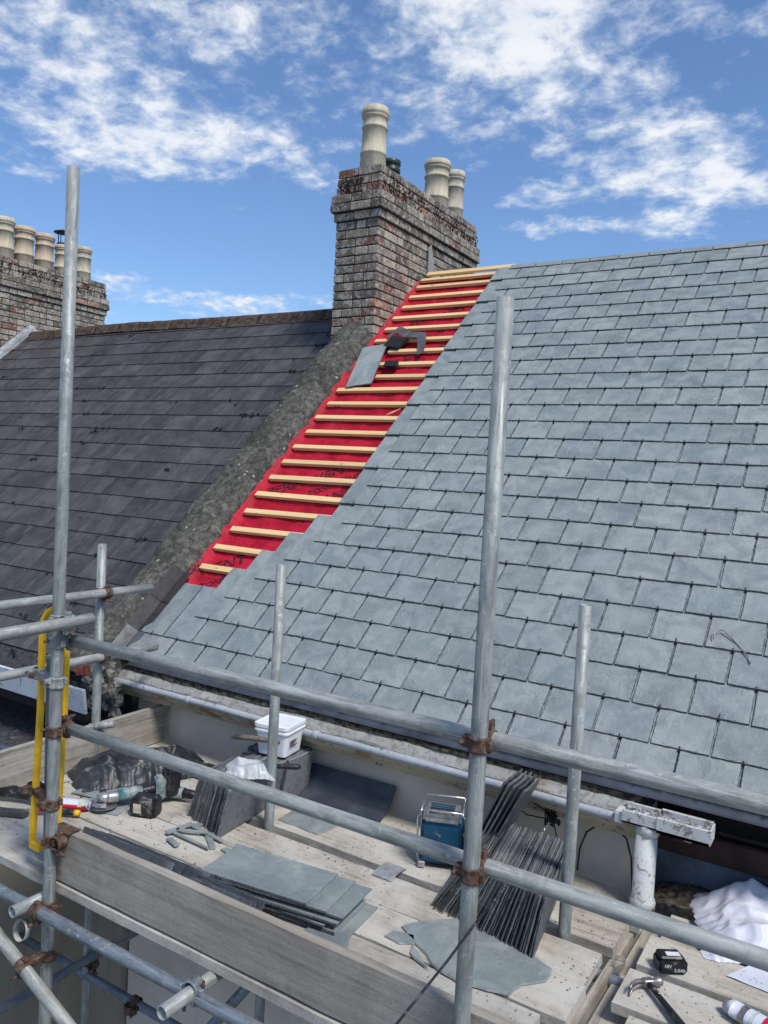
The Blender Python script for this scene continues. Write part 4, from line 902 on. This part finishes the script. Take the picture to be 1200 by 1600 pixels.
# flat pile by the toe board
pl = thing('slate_pile', (-1.95, 2.4, H), 'low pile of large ragged slates lying flat against the front toe board', 'slate pile')
prog = [(-1.99, 2.33, 0.150 - .15, 2, .27, .54), ]
for i in range(8):
    z = H + .004 + i * .0072
    x = -1.90 + ru(-.03, .03) + (.05 if i < 3 else 0); y = 2.50 + ru(-.015, .015)
    lslate(x, y, z, -84 + ru(-3, 3), parent=pl, w_=.255, l_=.53, rx=ru(-.4, .4))
lslate(-1.87, 2.515, H + .062, -84, parent=pl, w_=.26, l_=.55, k=1); lslate(-1.915, 2.50, H + .070, -82, parent=pl, w_=.265, l_=.50, k=2); lslate(-2.0, 2.495, H + .078, -83, parent=pl, w_=.275, l_=.50, k=3)
for i in range(7):                                           # slates slipped down on edge between boards and toe board
    link('slate', EM[i % 6], pl, T(-2.16 + i * .012 - .25, 2.085 + i * .011, H + .005 + i * .004) @ rot('Z', -90 + ru(-1, 1)) @ rot('Y', -20 - i * 1.5) @ Matrix.Diagonal((1, 1.15, .60, 1)))
pl2 = thing('slate_pile', (-2.45, 2.14, H), 'dark narrow slates wedged between the deck and the front toe board left of the pile', 'slate pile')
for i in range(6):
    link('slate', EM[i % 6], pl2, T(-2.70 + i * .03, 2.085 + i * .012, H + .12 - i * .004) @ rot('Z', -89 + ru(-1, 1)) @ rot('Y', -35 - i * 3) @ Matrix.Diagonal((1, 1.0, .40, 1)))

def loose(name, poly, z, label, cat='slate', th=.006, mat='loose', group=None, rag=.004):
    pts = []
    n = len(poly)
    for i in range(n):
        a = Vector(poly[i]); c = Vector(poly[(i + 1) % n]); m = max(1, int((c - a).length / .03))
        for k in range(m):
            p = a.lerp(c, k / m); pts.append((p.x + (ru(-rag, rag) if k else 0), p.y + (ru(-rag, rag) if k else 0)))
    b = B(); b.prism(pts, z, z + th, inset=.004)
    return tag(put(name, b, mat), label, cat, group)
loose('slate', [(-2.39, 3.03), (-2.14, 3.02), (-2.12, 3.165), (-2.40, 3.175)], H + .004, 'single clean slate lying flat on the boards behind the slate pile')
loose('broken_slate', [(-1.40, 2.66), (-1.43, 2.60), (-1.30, 2.52), (-1.20, 2.455), (-1.10, 2.43), (-.93, 2.47), (-.915, 2.55), (-.855, 2.62), (-.86, 2.70), (-.95, 2.74), (-1.28, 2.79)], H + .004, 'large broken slate lying flat under the wide stack')
loose('slate_fragment', [(-1.44, 2.56), (-1.36, 2.58), (-1.33, 2.54), (-1.38, 2.50), (-1.45, 2.51)], H + .004, 'small broken corner of slate left of the large broken slate', 'slate fragment')
loose('slate_fragment', [(-1.34, 2.53), (-1.22, 2.43), (-1.32, 2.475)], H + .004, 'thin pointed slate splinter beside the large broken slate', 'slate fragment')
loose('slate', [(-2.93, 3.02), (-2.70, 2.96), (-2.66, 3.12), (-2.86, 3.22)], H + .004, 'cut slate lying flat left of the edge-on stack by the bucket')
loose('slate', [(-3.25, 2.50), (-3.02, 2.58), (-3.10, 2.78), (-3.30, 2.70)], H + .004, 'slate lying flat under the angle grinder')
loose('slate', [(-1.74, 2.21), (-1.52, 2.22), (-1.50, 2.32), (-1.55, 2.44), (-1.70, 2.42)], H + .004, 'rough slate offcut lying flat at the right foot of the pile')
loose('slate', [(-1.72, 2.24), (-1.55, 2.26), (-1.58, 2.38), (-1.70, 2.36)], H + .014, 'narrower rough slate offcut on top of another beside the pile', rag=.006)
k = 0
lab = ['short slate strip lying across the others in the offcuts', 'long slate strip at the back of the offcuts', 'slate strip with square end nearest the drill', 'slate strip pointing at the slate pile', 'thin slate strip at the front of the offcuts', 'crooked slate strip on top of the offcuts', 'small slate strip apart from the rest, nearest the pile', 'little slate chip in front of the offcuts']
for (x, y, l, w_, a) in ((-2.66, 2.72, .13, .028, 60), (-2.56, 2.70, .26, .026, -8), (-2.67, 2.64, .13, .03, 80), (-2.48, 2.655, .14, .030, -38), (-2.55, 2.60, .24, .018, -4), (-2.60, 2.66, .16, .02, 25), (-2.33, 2.635, .12, .035, -10), (-2.60, 2.54, .09, .03, -20)):
    b = B(); b.prism([(-l / 2, -w_ / 2), (l / 2, -w_ / 2 + .004), (l / 2 - .004, w_ / 2), (-l / 2, w_ / 2)], 0, .006, T(x, y, H + .004 + .0065 * (k % 3)) @ rot('Z', a), inset=.002)
    tag(put('slate_offcut', b, 'loose'), lab[k], 'slate offcut', 'slate offcuts on the boards'); k += 1
# leaning slates against the end toe board
ll = ['tall slate leaning on the end toe board behind the left upright', 'front slate leaning beside the black polythene', 'darker slate edge leaning left of the yellow hoop', 'narrow slate leaning furthest left behind the yellow hoop']
for i, (x, y, rz, ry, w_, l_, rx) in enumerate(((-3.60, 2.80, -62, 0, .24, .34, -68), (-3.50, 2.72, -58, 0, .25, .27, -62), (-3.60, 2.62, -78, 0, .17, .30, -74), (-3.60, 2.52, -86, 0, .14, .28, -72))):
    o = link('slate', slv[i], None, T(x + .05, y, H + .004) @ rot('Z', 90 + (rz + 78)) @ rot('X', 180 + rx) @ Matrix.Diagonal((w_ / .25, -l_ / .5, 1, 1))); tag(o, ll[i], 'slate', 'slates leaning on the end toe board')
loose('slate', [(-3.40, 2.60), (-3.12, 2.66), (-3.15, 2.84), (-3.38, 2.80)], H + .012, 'pale slate lying flat in front of the leaning slates')

# dust and chips on the boards
b = B()
for k in range(2600):
    x = ru(-3.6, -.72); y = ru(2.08, 3.42)
    if 2.915 < y < 2.972 or fbm(x * 2.5, y * 2.5, 5) < -.05: continue
    r = ru(.0015, .006) * (1.6 if rnd() < .06 else 1); b.add([(-r, -r * .6, 0), (r, -r * .4, 0), (r * .3, r * .7, 0), (0, 0, r * .5)], [(0, 1, 3), (1, 2, 3), (2, 0, 3)], T(x, y, H + .0035) @ rot('Z', ru(0, 360)))
for k in range(500):
    x = ru(-.58, .6); y = ru(2.45, 3.15)
    if 2.63 < y < 2.655 or 2.88 < y < 2.93: continue
    r = ru(.0015, .005); b.add([(-r, -r * .6, 0), (r, -r * .4, 0), (r * .3, r * .7, 0), (0, 0, r * .5)], [(0, 1, 3), (1, 2, 3), (2, 0, 3)], T(x, y, H + .006) @ rot('Z', ru(0, 360)))
tag(put('slate_chips', b, 'stacked'), 'grey slate chips and dust scattered over the boards', 'slate chips', None, 'stuff')

# crumpled sheets
def crumple(name, cx, cy, z, lx, ly, hgt, mat, rz, seed, label, cat, nx=46, ny=34, amp=.05, parent=None, smooth=False):
    def fn(u, v):
        x = (u - .5) * lx; y = (v - .5) * ly
        e = min(1, 4.0 * min(u, 1 - u)) * min(1, 4.0 * min(v, 1 - v))
        a = noise.noise(Vector((x * 4 + seed, y * 4, seed))); r = 1 - abs(noise.noise(Vector((x * 4.5 + seed, y * 4.5, seed + 3)))) * 3; r2 = 1 - abs(noise.noise(Vector((x * 11 + a * 2, y * 11 + seed, seed + 9)))) * 3
        h = hgt * (e ** .6) * (.55 + .5 * a) + amp * max(0, r) * e + amp * .28 * max(-.3, r2) * (.3 + .7 * e)
        return Vector((x + .03 * fbm(y * 6, seed, 2), y + .03 * fbm(x * 6, seed, 4), max(.003, h)))
    b = B(); b.grid(fn, nx, ny, T(cx, cy, z) @ rot('Z', rz), smooth=smooth)
    return tag(put(name, b, mat, parent), label, cat)
crumple('polythene_sheet', -3.37, 3.02, H + .004, .42, .72, .15, 'poly', -25, 3.1, 'crumpled black polythene sheet heaped against the end toe board', 'polythene sheet', 60, 80, .06)
crumple('polythene_sheet', -3.08, 3.26, H + .004, .50, .22, .03, 'poly', 15, 8.4, 'flat tail of black polythene near the rendered wall', 'polythene sheet', 50, 24, .02)
crumple('white_sheet', -.17, 3.50, H + .0, .72, .52, .13, 'sheet', 22, 5.2, 'crumpled white polythene sheet heaped at the right edge by the dark eaves', 'polythene sheet', 110, 80, .06, None, True)
b = B(); b.grid(lambda u, v: (-.335 + .33 * u + .06 * v, 3.045 + .12 * v - .03 * u, H + .006 + .004 * fbm(u * 6, v * 4, 3)), 12, 6); tag(put('white_envelope', b, 'sheet'), 'flat white packet lying on the right-hand boards under the crumpled sheet', 'packet')
b = B(); b.grid(lambda u, v: (-.70 + .42 * u, 3.43 + .30 * v, H - .02 + (.05 * math.sin(PI * min(1, u * 1.1)) ** .5) * (1 - abs(v - .5)) + .012 * fbm(u * 14, v * 12, 2)), 46, 34); tag(put('soil_heap', b, 'soil'), 'flat heap of brown soil and moss beside the white downpipe', 'soil', None, 'stuff')
b = B(); b.box((-.74, 3.50, H - .30), (-.30, 3.62, H - .03), jit=.006); tag(put('stone_block', b, 'stone'), 'stone block carrying the soil behind the downpipe', 'stone block')

# long dark flashing tray against the wall
b = B(); prof = [(3.24, .004), (3.33, .006), (3.36, .025), (3.375, .03), (3.40, .035), (3.47, .135), (3.474, .135), (3.405, .030), (3.375, .024), (3.33, .0), (3.24, .0)]
vs = []; 
for i in range(21):
    t = i / 20
    for (y, z) in prof: vs.append((-2.72 + .74 * t, y - .02 * (1 - t) + .002 * fbm(t * 6, y * 9, 1), H + .004 + z))
m = len(prof); b.add(vs, [(i * m + k, (i + 1) * m + k, (i + 1) * m + (k + 1) % m, i * m + (k + 1) % m) for i in range(20) for k in range(m)] + [list(range(m)), [20 * m + k for k in range(m)][::-1]])
o = tag(put('flashing_tray', b, 'dark_blue'), 'long dark grey flashing tray lying against the foot of the rendered wall', 'flashing'); recalc(o)

# white bucket with lid
bk = thing('bucket', (-2.56, 3.27, H + .25), 'square white plastic tub with lid standing on the slates', 'bucket')
BM = T(-2.565, 3.235, H + .255) @ rot('Z', 8)
def rrect(w_, d_, r, n=4):
    out = []
    for cx, cy, a0 in ((w_ / 2 - r, d_ / 2 - r, 0), (-w_ / 2 + r, d_ / 2 - r, 90), (-w_ / 2 + r, -d_ / 2 + r, 180), (w_ / 2 - r, -d_ / 2 + r, 270)):
        for k in range(n + 1): a = math.radians(a0 + 90 * k / n); out.append((cx + r * math.cos(a), cy + r * math.sin(a)))
    return out
def loft(b, secs, mat, smooth=False):
    n = len(secs[0][0]); vs = []
    for poly, z in secs: vs += [(x, y, z) for x, y in poly]
    fs = [(i * n + k, i * n + (k + 1) % n, (i + 1) * n + (k + 1) % n, (i + 1) * n + k) for i in range(len(secs) - 1) for k in range(n)] + [list(range(n))[::-1], [(len(secs) - 1) * n + k for k in range(n)]]
    return b.add(vs, fs, mat, smooth)
b = B(); loft(b, [(rrect(.165, .165, .02), 0), (rrect(.195, .195, .025), .135)], BM); put('tub', b, 'white', bk)
b = B(); loft(b, [(rrect(.205, .205, .025), .120), (rrect(.207, .207, .025), .128), (rrect(.200, .200, .025), .130), (rrect(.200, .200, .025), .142), (rrect(.208, .208, .025), .144), (rrect(.208, .208, .025), .160), (rrect(.190, .190, .025), .162), (rrect(.188, .188, .025), .157)], BM); put('lid', b, 'white', bk)
b = B()
for k, (a_, l_) in enumerate(((.02, .07), (.032, .05), (.044, .065))): b.box((.0955, -.055 , .03 + a_), (.0965, -.055 + l_, .036 + a_), BM)
put('label', b, 'ink', bk)
b = B(); b.sweep([(-2.60 - .14, 3.06, H + .335), (-2.60 - .05, 3.10, H + .338), (-2.50, 3.16, H + .335)], [.012, .014, .012], 10)
tag(put('worn_wooden_shaft', b, 'oldwood'), 'worn grey wooden handle laid across the front of the white tub', 'tool handle')
b = B(); b.sweep([(-2.44, 3.02, H + .262), (-2.40, 3.05, H + .264), (-2.34, 3.09, H + .264), (-2.32, 3.10, H + .264)], [.007, .013, .015, .009], 10)
tag(put('slaters_tool', b, 'black'), 'black rounded tool handle poking out past the back upright', 'tool handle')
crumple('plastic_bag', -2.50, 2.93, H + .245, .24, .17, .05, 'bag', 35, 6.6, 'dusty clear plastic bag on top of the edge-on stack below the white tub', 'bag', 34, 26, .03)

# blue site radio
rd = thing('site_radio', (-1.56, 3.17, H), 'blue and black jobsite radio with steel wire guard frame', 'radio')
RMx = T(-1.555, 3.165, H + .004) @ rot('Z', 22)
b = B(); b.box((-.092, -.085, .02), (.092, .085, .20), RMx, ch=.014); put('body', b, 'blue', rd)
b = B(); b.box((-.085, -.080, .198), (.085, .080, .235), RMx, ch=.012); put('top_panel', b, 'alu', rd)
b = B(); b.box((.088, -.07, .03), (.104, .07, .195), RMx, ch=.010); put('front_grille', b, 'black', rd)
for k in range(5): b = B(); b.box((-.06, -.055 + .024 * k, .234), (.05, -.045 + .024 * k, .239), RMx); put('button', b, 'blue' if k > 2 else 'black', rd)
for sy in (-1, 1):
    b = B(); P_ = [(-.095, sy * .082, .03), (-.105, sy * .088, .10), (-.105, sy * .088, .225), (-.085, sy * .088, .262), (.085, sy * .088, .262), (.108, sy * .088, .235), (.11, sy * .088, .10), (.10, sy * .082, .03)]
    b.sweep([RMx @ Vector(p) for p in P_], .0048, 8); put('guard_bar', b, 'chrome', rd)
for sx in (-.092, .092):
    b = B(); b.sweep([RMx @ Vector((sx, -.088, .255)), RMx @ Vector((sx, .088, .255))], .0042, 8); put('guard_bar', b, 'chrome', rd)
for sx in (-.08, .08):
    for sy in (-.08, .08): b = B(); b.box((sx - .016, sy - .012, 0), (sx + .016, sy + .012, .028), RMx, ch=.004); put('foot', b, 'alu', rd)

# angle grinder
gr = thing('angle_grinder', (-3.12, 2.62, H), 'dusty teal cordless angle grinder with cutting disc', 'angle grinder')
G = T(-3.115, 2.60, H + .035) @ rot('Z', 60)      # local +x towards the battery end
b = B(); b.lathe([(.001, -.0015), (.062, -.0015), (.062, .0015), (.001, .0015)], G @ T(-.02, 0, -.008), 32, False); put('disc', b, 'steel', gr)
b = B(); b.lathe([(.001, -.004), (.018, -.004), (.020, .012), (.030, .016), (.032, .040), (.024, .052), (.001, .055)], G @ T(-.02, 0, 0), 20); b.lathe([(.026, 0), (.028, .05), (.024, .06), (.001, .06)], G @ T(-.01, 0, .028) @ rot('Y', 90), 16); put('gear_head', b, 'alu', gr)
b = B(); b.grid(lambda u, v: ((.045 + .020 * v) * math.cos(PI * (.5 + u)), (.045 + .020 * v) * math.sin(PI * (.5 + u)), .006 + .012 * (1 - v)), 16, 3, G @ T(-.02, 0, 0)); put('guard', b, 'steel', gr)
b = B(); b.sweep([G @ Vector(p) for p in ((.045, 0, .032), (.07, 0, .034), (.13, 0, .036), (.16, 0, .036))], [.030, .034, .032, .026], 14); put('motor_body', b, 'teal', gr)
b = B(); b.sweep([G @ Vector(p) for p in ((.15, 0, .036), (.17, 0, .038), (.21, 0, .042), (.235, 0, .044))], [.025, .023, .023, .028], 12); put('grip', b, 'black', gr)
b = B(); b.box((.225, -.040, .0), (.27, .040, .10), G, ch=.008); put('battery_mount', b, 'teal', gr)
b = B(); b.box((.27, -.042, .0), (.345, .042, .145), G, ch=.010); bt = put('battery', b, 'black', gr)
b = B(); b.box((.28, -.025, .1435), (.335, .012, .1465), G, ch=.001); put('label', b, 'cream', bt)
b = B(); b.sweep([G @ Vector(p) for p in ((-.01, .03, .03), (-.012, .05, .03), (-.014, .10, .028), (-.014, .125, .028))], [.010, .014, .016, .012], 10); put('side_handle', b, 'black', gr)

# drill driver lying on its side
dr = thing('cordless_drill', (-2.90, 2.80, H), 'dusty teal and black cordless drill lying on its side', 'drill')
Dm = T(-2.945, 2.885, H + .045) @ rot('Z', 18)
b = B(); b.sweep([Dm @ Vector(p) for p in ((-.085, 0, 0), (-.075, 0, 0), (-.01, 0, 0), (.045, 0, 0))], [.022, .031, .032, .028], 16); put('motor_body', b, 'teal', dr)
b = B(); b.sweep([Dm @ Vector(p) for p in ((.045, 0, 0), (.06, 0, 0), (.085, 0, 0), (.11, 0, -.002), (.118, 0, -.002))], [.026, .024, .023, .018, .009], 16); ck = put('chuck', b, 'black', dr)
b = B(); b.tube(Dm @ Vector((.105, 0, -.002)), Dm @ Vector((.122, 0, -.003)), .014, 14, False); b.tube(Dm @ Vector((.12, 0, -.003)), Dm @ Vector((.175, 0, -.008)), .0045, 8, False); put('drill_bit', b, 'steel', ck)
b = B(); b.sweep([Dm @ Vector(p) for p in ((-.035, -.01, -.002), (-.045, -.06, -.004), (-.055, -.115, -.006), (-.06, -.150, -.006))], [.022, .019, .020, .028], 12); put('grip', b, 'teal', dr)
b = B(); b.box((-.135, -.245, -.043), (.0, -.150, .050), Dm @ rot('Z', 4), ch=.012); bt = put('battery', b, 'black', dr)
b = B(); b.box((-.11, -.2465, -.02), (-.07, -.2445, .025), Dm @ rot('Z', 4)); put('label', b, 'cream', bt)

# sealant tube, screwdriver, hacksaw shape at the left
tb_ = thing('sealant_tube', (-3.22, 2.52, H), 'squeezed foil tube with red and white label left of the grinder', 'tube')
Q = T(-3.26, 2.49, H + .03) @ rot('Z', 28)
def flat_tube(b, x0, x1, r0, r1, y, mat, z0=.0, n=14):
    vs = []
    for i in range(9):
        t = i / 8; x = x0 + (x1 - x0) * t; r = r0 + (r1 - r0) * t
        for k in range(n): a = 2 * PI * k / n; vs.append((x, y + r * math.cos(a) * 1.15, z0 + r * .8 * math.sin(a)))
    b.add(vs, [(i * n + k, (i + 1) * n + k, (i + 1) * n + (k + 1) % n, i * n + (k + 1) % n) for i in range(8) for k in range(n)] + [list(range(n))[::-1], [8 * n + k for k in range(n)]], mat, True); return b
b = flat_tube(B(), -.09, .10, .030, .026, 0, Q); put('body', b, 'sheet', tb_)
b = flat_tube(B(), -.085, .09, .0292, .0262, -.003, Q, -.0035); put('red_band', b, 'crimson', tb_)
b = flat_tube(B(), .05, .085, .029, .027, 0, Q, .001); put('green_band', b, 'green', tb_)
b = B(); b.sweep([Q @ Vector(p) for p in ((.10, 0, 0), (.115, 0, 0), (.15, 0, 0))], [.018, .009, .004], 10); put('nozzle', b, 'sheet', tb_)
sv = thing('screwdriver', (-3.2, 2.43, H), 'screwdriver with red and black handle and yellow end cap', 'screwdriver')
b = B(); b.sweep([(-3.30, 2.38, H + .022), (-3.25, 2.41, H + .022), (-3.19, 2.44, H + .022), (-3.17, 2.45, H + .022)], [.011, .015, .014, .012], 12); put('handle', b, 'black', sv)
b = B(); b.sweep([(-3.34, 2.355, H + .022), (-3.30, 2.38, H + .022)], [.012, .012], 12); put('handle_band', b, 'crimson', sv)
b = B(); b.sweep([(-3.172, 2.449, H + .022), (-3.15, 2.46, H + .022)], [.0155, .014], 12); put('end_cap', b, 'yellow', sv)
b = B(); b.sweep([(-3.33, 2.36, H + .022), (-3.50, 2.27, H + .016)], .0035, 8); put('shaft', b, 'steel', sv)
b = B(); pp = [(-3.62, 2.34, .05), (-3.56, 2.38, .06), (-3.48, 2.41, .05), (-3.40, 2.43, .03), (-3.34, 2.42, .02)]; b.sweep([(x, y, H + z * .8) for x, y, z in pp], [.022, .030, .024, .018, .012], 12)
tag(put('work_glove', b, 'black'), 'dark work glove lying on the boards at the left edge', 'glove')
b = B(); b.prism([(-.16, -.03), (.12, -.02), (.13, .015), (-.14, .03)], 0, .02, T(-3.46, 2.26, H + .004) @ rot('Z', 24)); tag(put('pry_bar', b, 'lead'), 'flat dark grey steel bar beside the screwdriver shaft', 'bar')

# right-hand side: hammer, battery, tube
hm = thing('claw_hammer', (-.52, 2.78, H), 'claw hammer with black handle lying on the right-hand boards', 'hammer')
HM = T(-.555, 2.800, H + .026) @ rot('Z', -48)          # local +x along handle
b = B(); b.sweep([HM @ Vector(p) for p in ((.012, 0, 0), (.08, 0, 0), (.15, .0, .0), (.26, 0, 0), (.33, 0, -.002))], [.0105, .010, .0125, .0155, .014], 10); put('handle', b, 'black', hm)
b = B(); b.sweep([HM @ Vector(p) for p in ((0, .052, 0), (0, .046, 0), (0, .030, 0), (0, .024, 0), (0, 0, 0))], [.0145, .0155, .0155, .010, .0125], 14); b.box((-.012, -.018, -.013), (.014, .018, .013), HM, ch=.003)
for sg in (-1, 1): b.sweep([HM @ Vector(p) for p in ((0, -.01, sg * .005), (.004, -.04, sg * .008), (.018, -.068, sg * .011), (.042, -.088, sg * .013))], [.009, .008, .006, .003], 8)
put('head', b, 'steel', hm)
b = B(); 
for t in (.05, .075): b.lathe([(.001, 0), (.003, 0), (.003, .0015), (.001, .0015)], HM @ T(t, 0, .0105), 10)
put('rivet', b, 'chrome', hm)
bt2 = thing('tool_battery', (-.52, 2.96, H), 'black tool battery with white lettering standing on the right-hand boards', 'battery')
Bq = T(-.515, 2.965, H + .003) @ rot('Z', 33)
b = B(); b.box((-.052, -.036, .0), (.052, .036, .048), Bq, ch=.008); b.box((-.046, -.028, .046), (.036, .028, .060), Bq, ch=.005); put('case', b, 'black', bt2)
b = B(); b.box((-.02, -.018, .060), (.03, .006, .0608), Bq); put('label', b, 'inkw', bt2)
for k in range(2):
    vs, fs = text_mesh(('18V', '5.0Ah')[k], .017, Bq @ T(.022 * (1 if k else -1) + .0, -.0368, .012 + .014 * (1 - k)) @ rot('X', 90)); b = B(); b.add(vs, fs); put('lettering', b, 'inkw', bt2)
tt = thing('foil_tube', (-.24, 2.82, H), 'part-used foil tube with red stripe at the lower right corner', 'tube')
Q = T(-.235, 2.80, H + .035) @ rot('Z', -20)
b = flat_tube(B(), -.05, .16, .030, .036, 0, Q); put('body', b, 'sheet', tt)
b = flat_tube(B(), .055, .07, .0355, .0362, 0, Q); put('red_band', b, 'crimson', tt)
b = flat_tube(B(), -.02, .0, .0330, .0335, 0, Q); put('grey_band', b, 'steel', tt); b = flat_tube(B(), .02, .028, .0345, .0348, 0, Q); put('grey_band', b, 'green', tt)
b = B(); b.sweep([Q @ Vector(p) for p in ((-.08, 0, -.01), (-.06, 0, -.005), (-.045, 0, 0))], [.016, .024, .029], 12); put('cap', b, 'bag', tt)

# cables, rope
b = B(); b.sweep([(-1.02, 2.66, -1.46), (-1.016, 2.62, -1.439), (-.831, 1.93, -1.191), (-.838, 1.78, -1.224), (-.849, 1.55, -1.262), (-.86, 1.2, -1.32)], .0035, 8)
tag(put('cable', b, 'black'), 'thin dark cable running from the wide slate stack down to the bottom edge', 'cable')
arc = [(-1.015, 3.44, -1.72), (-1.01, 3.44, -1.62), (-.985, 3.44, -1.54), (-.93, 3.44, -1.485), (-.87, 3.44, -1.475), (-.81, 3.44, -1.52), (-.785, 3.44, -1.60), (-.775, 3.44, -1.70), (-.77, 3.44, -1.77)]
b = B(); b.sweep(arc, .0042, 8); tag(put('cable', b, 'blackc'), 'black cable looping up the wall left of the downpipe', 'cable')
b = B(); b.sweep([(-1.36, 3.42, -1.44), (-1.34, 3.42, -1.49), (-1.26, 3.42, -1.53), (-1.18, 3.41, -1.52), (-1.14, 3.40, -1.51)], .003, 6); b.sweep([(-1.30, 3.36, -1.39), (-1.22, 3.35, -1.43), (-1.14, 3.35, -1.46)], .0035, 6); b.sweep([(-1.13, 3.40, -1.50), (-1.105, 3.41, -1.60), (-1.09, 3.42, -1.73)], .003, 6)
tag(put('wire', b, 'blackc'), 'tangled dark wire hanging under the gutter beside the back upright', 'wire')
b = B()
for k in range(12): 
    t = k / 11; p = Vector((-1.125, 3.38, -1.495)).lerp(Vector((-1.20, 3.30, -1.65)), t); b.sweep([p + Vector((.006 * math.cos(a), .004 * math.sin(a) * (k % 2), .009 * math.sin(a))) for a in [2 * PI * j / 8 for j in range(9)]], .0022, 5)
tag(put('chain', b, 'chrome'), 'short steel chain hanging under the gutter', 'chain')
b = B()
for k in range(16): p = Vector((-1.125 + ru(-.025, .02), 3.38 + ru(-.02, .02), -1.47 + ru(-.04, .03))); b.sweep([p, p + Vector((ru(-.03, .03), ru(-.02, .02), ru(-.03, .03))), p + Vector((ru(-.03, .03), ru(-.02, .02), ru(-.03, .03)))], .006, 6)
tag(put('knotted_tie', b, 'blackc'), 'knotted black tie on the gutter above the chain', 'tie')
b = B(); b.sweep([RP(-.60, .60, .045), RP(-.605, .64, .05), RP(-.57, .66, .045), RP(-.50, .60, .035), RP(-.44, .53, .035), RP(-.43, .50, .035)], .003, 6)
tag(put('bent_wire', b, 'steel'), 'bent bit of wire lying on the slates at the right', 'wire')
# loose slate and flap of lead on the battens by the chimney
o = link('slate', slv[2], None, RM(-3.727, 14.5 * GA, .012, 12, 1.5) @ Matrix.Diagonal((.98, 1.17, 1, 1))); tag(o, 'loose grey slate lying on the battens below the brick chimney', 'slate')
b = B(); b.box((-.02, -.03, 0), (.15, .13, .045), RM(-3.74, 17.6 * GA, .0, -12), jit=.02); b.box((-.03, -.02, 0), (.09, .05, .03), RM(-3.58, 16.0 * GA, .0, 5), jit=.012)
tag(put('felt_scrap', b, 'blackc'), 'folded black felt tucked under the loose slate on the battens', 'felt scrap')
def strip(pts, w_, mat, name, label, cat):
    b = B(); vs = []
    for i, (x, s, n, ww) in enumerate(pts):
        d = Vector(pts[min(i + 1, len(pts) - 1)][:2]) - Vector(pts[max(i - 1, 0)][:2]); d.normalize(); nn = Vector((-d.y, d.x))
        for sg in (-1, 1):
            for h_ in (0, .003): vs.append(RP(x + nn.x * ww * sg * .5, s + nn.y * ww * sg * .5, n + h_ + (.012 if sg > 0 and i % 2 else 0)))
    fs = []
    for i in range(len(pts) - 1):
        a = i * 4; c = a + 4; fs += [(a, a + 2, c + 2, c), (a + 1, c + 1, c + 3, a + 3), (a, c, c + 1, a + 1), (a + 2, a + 3, c + 3, c + 2)]
    b.add(vs, fs); o = tag(put(name, b, mat), label, cat); recalc(o)
strip([(-3.79, 3.42, .02, .05), (-3.70, 3.49, .045, .10), (-3.60, 3.45, .02, .09), (-3.50, 3.42, .025, .07), (-3.45, 3.42, .03, .09), (-3.40, 3.32, .015, .08), (-3.36, 3.20, .01, .06), (-3.345, 3.13, .01, .03)], .08, 'lead', 'lead_offcut', 'twisted dark strip of lead lying over two battens right of the chimney', 'lead strip')
b = B(); b.prism([(0, 0), (.05, .03), (.10, .09), (.05, .05)], 0, .006, RM(-3.29, 12.55 * GA, -.015)); tag(put('wood_splinter', b, 'batten'), 'pale wood splinter on the red membrane', 'splinter')
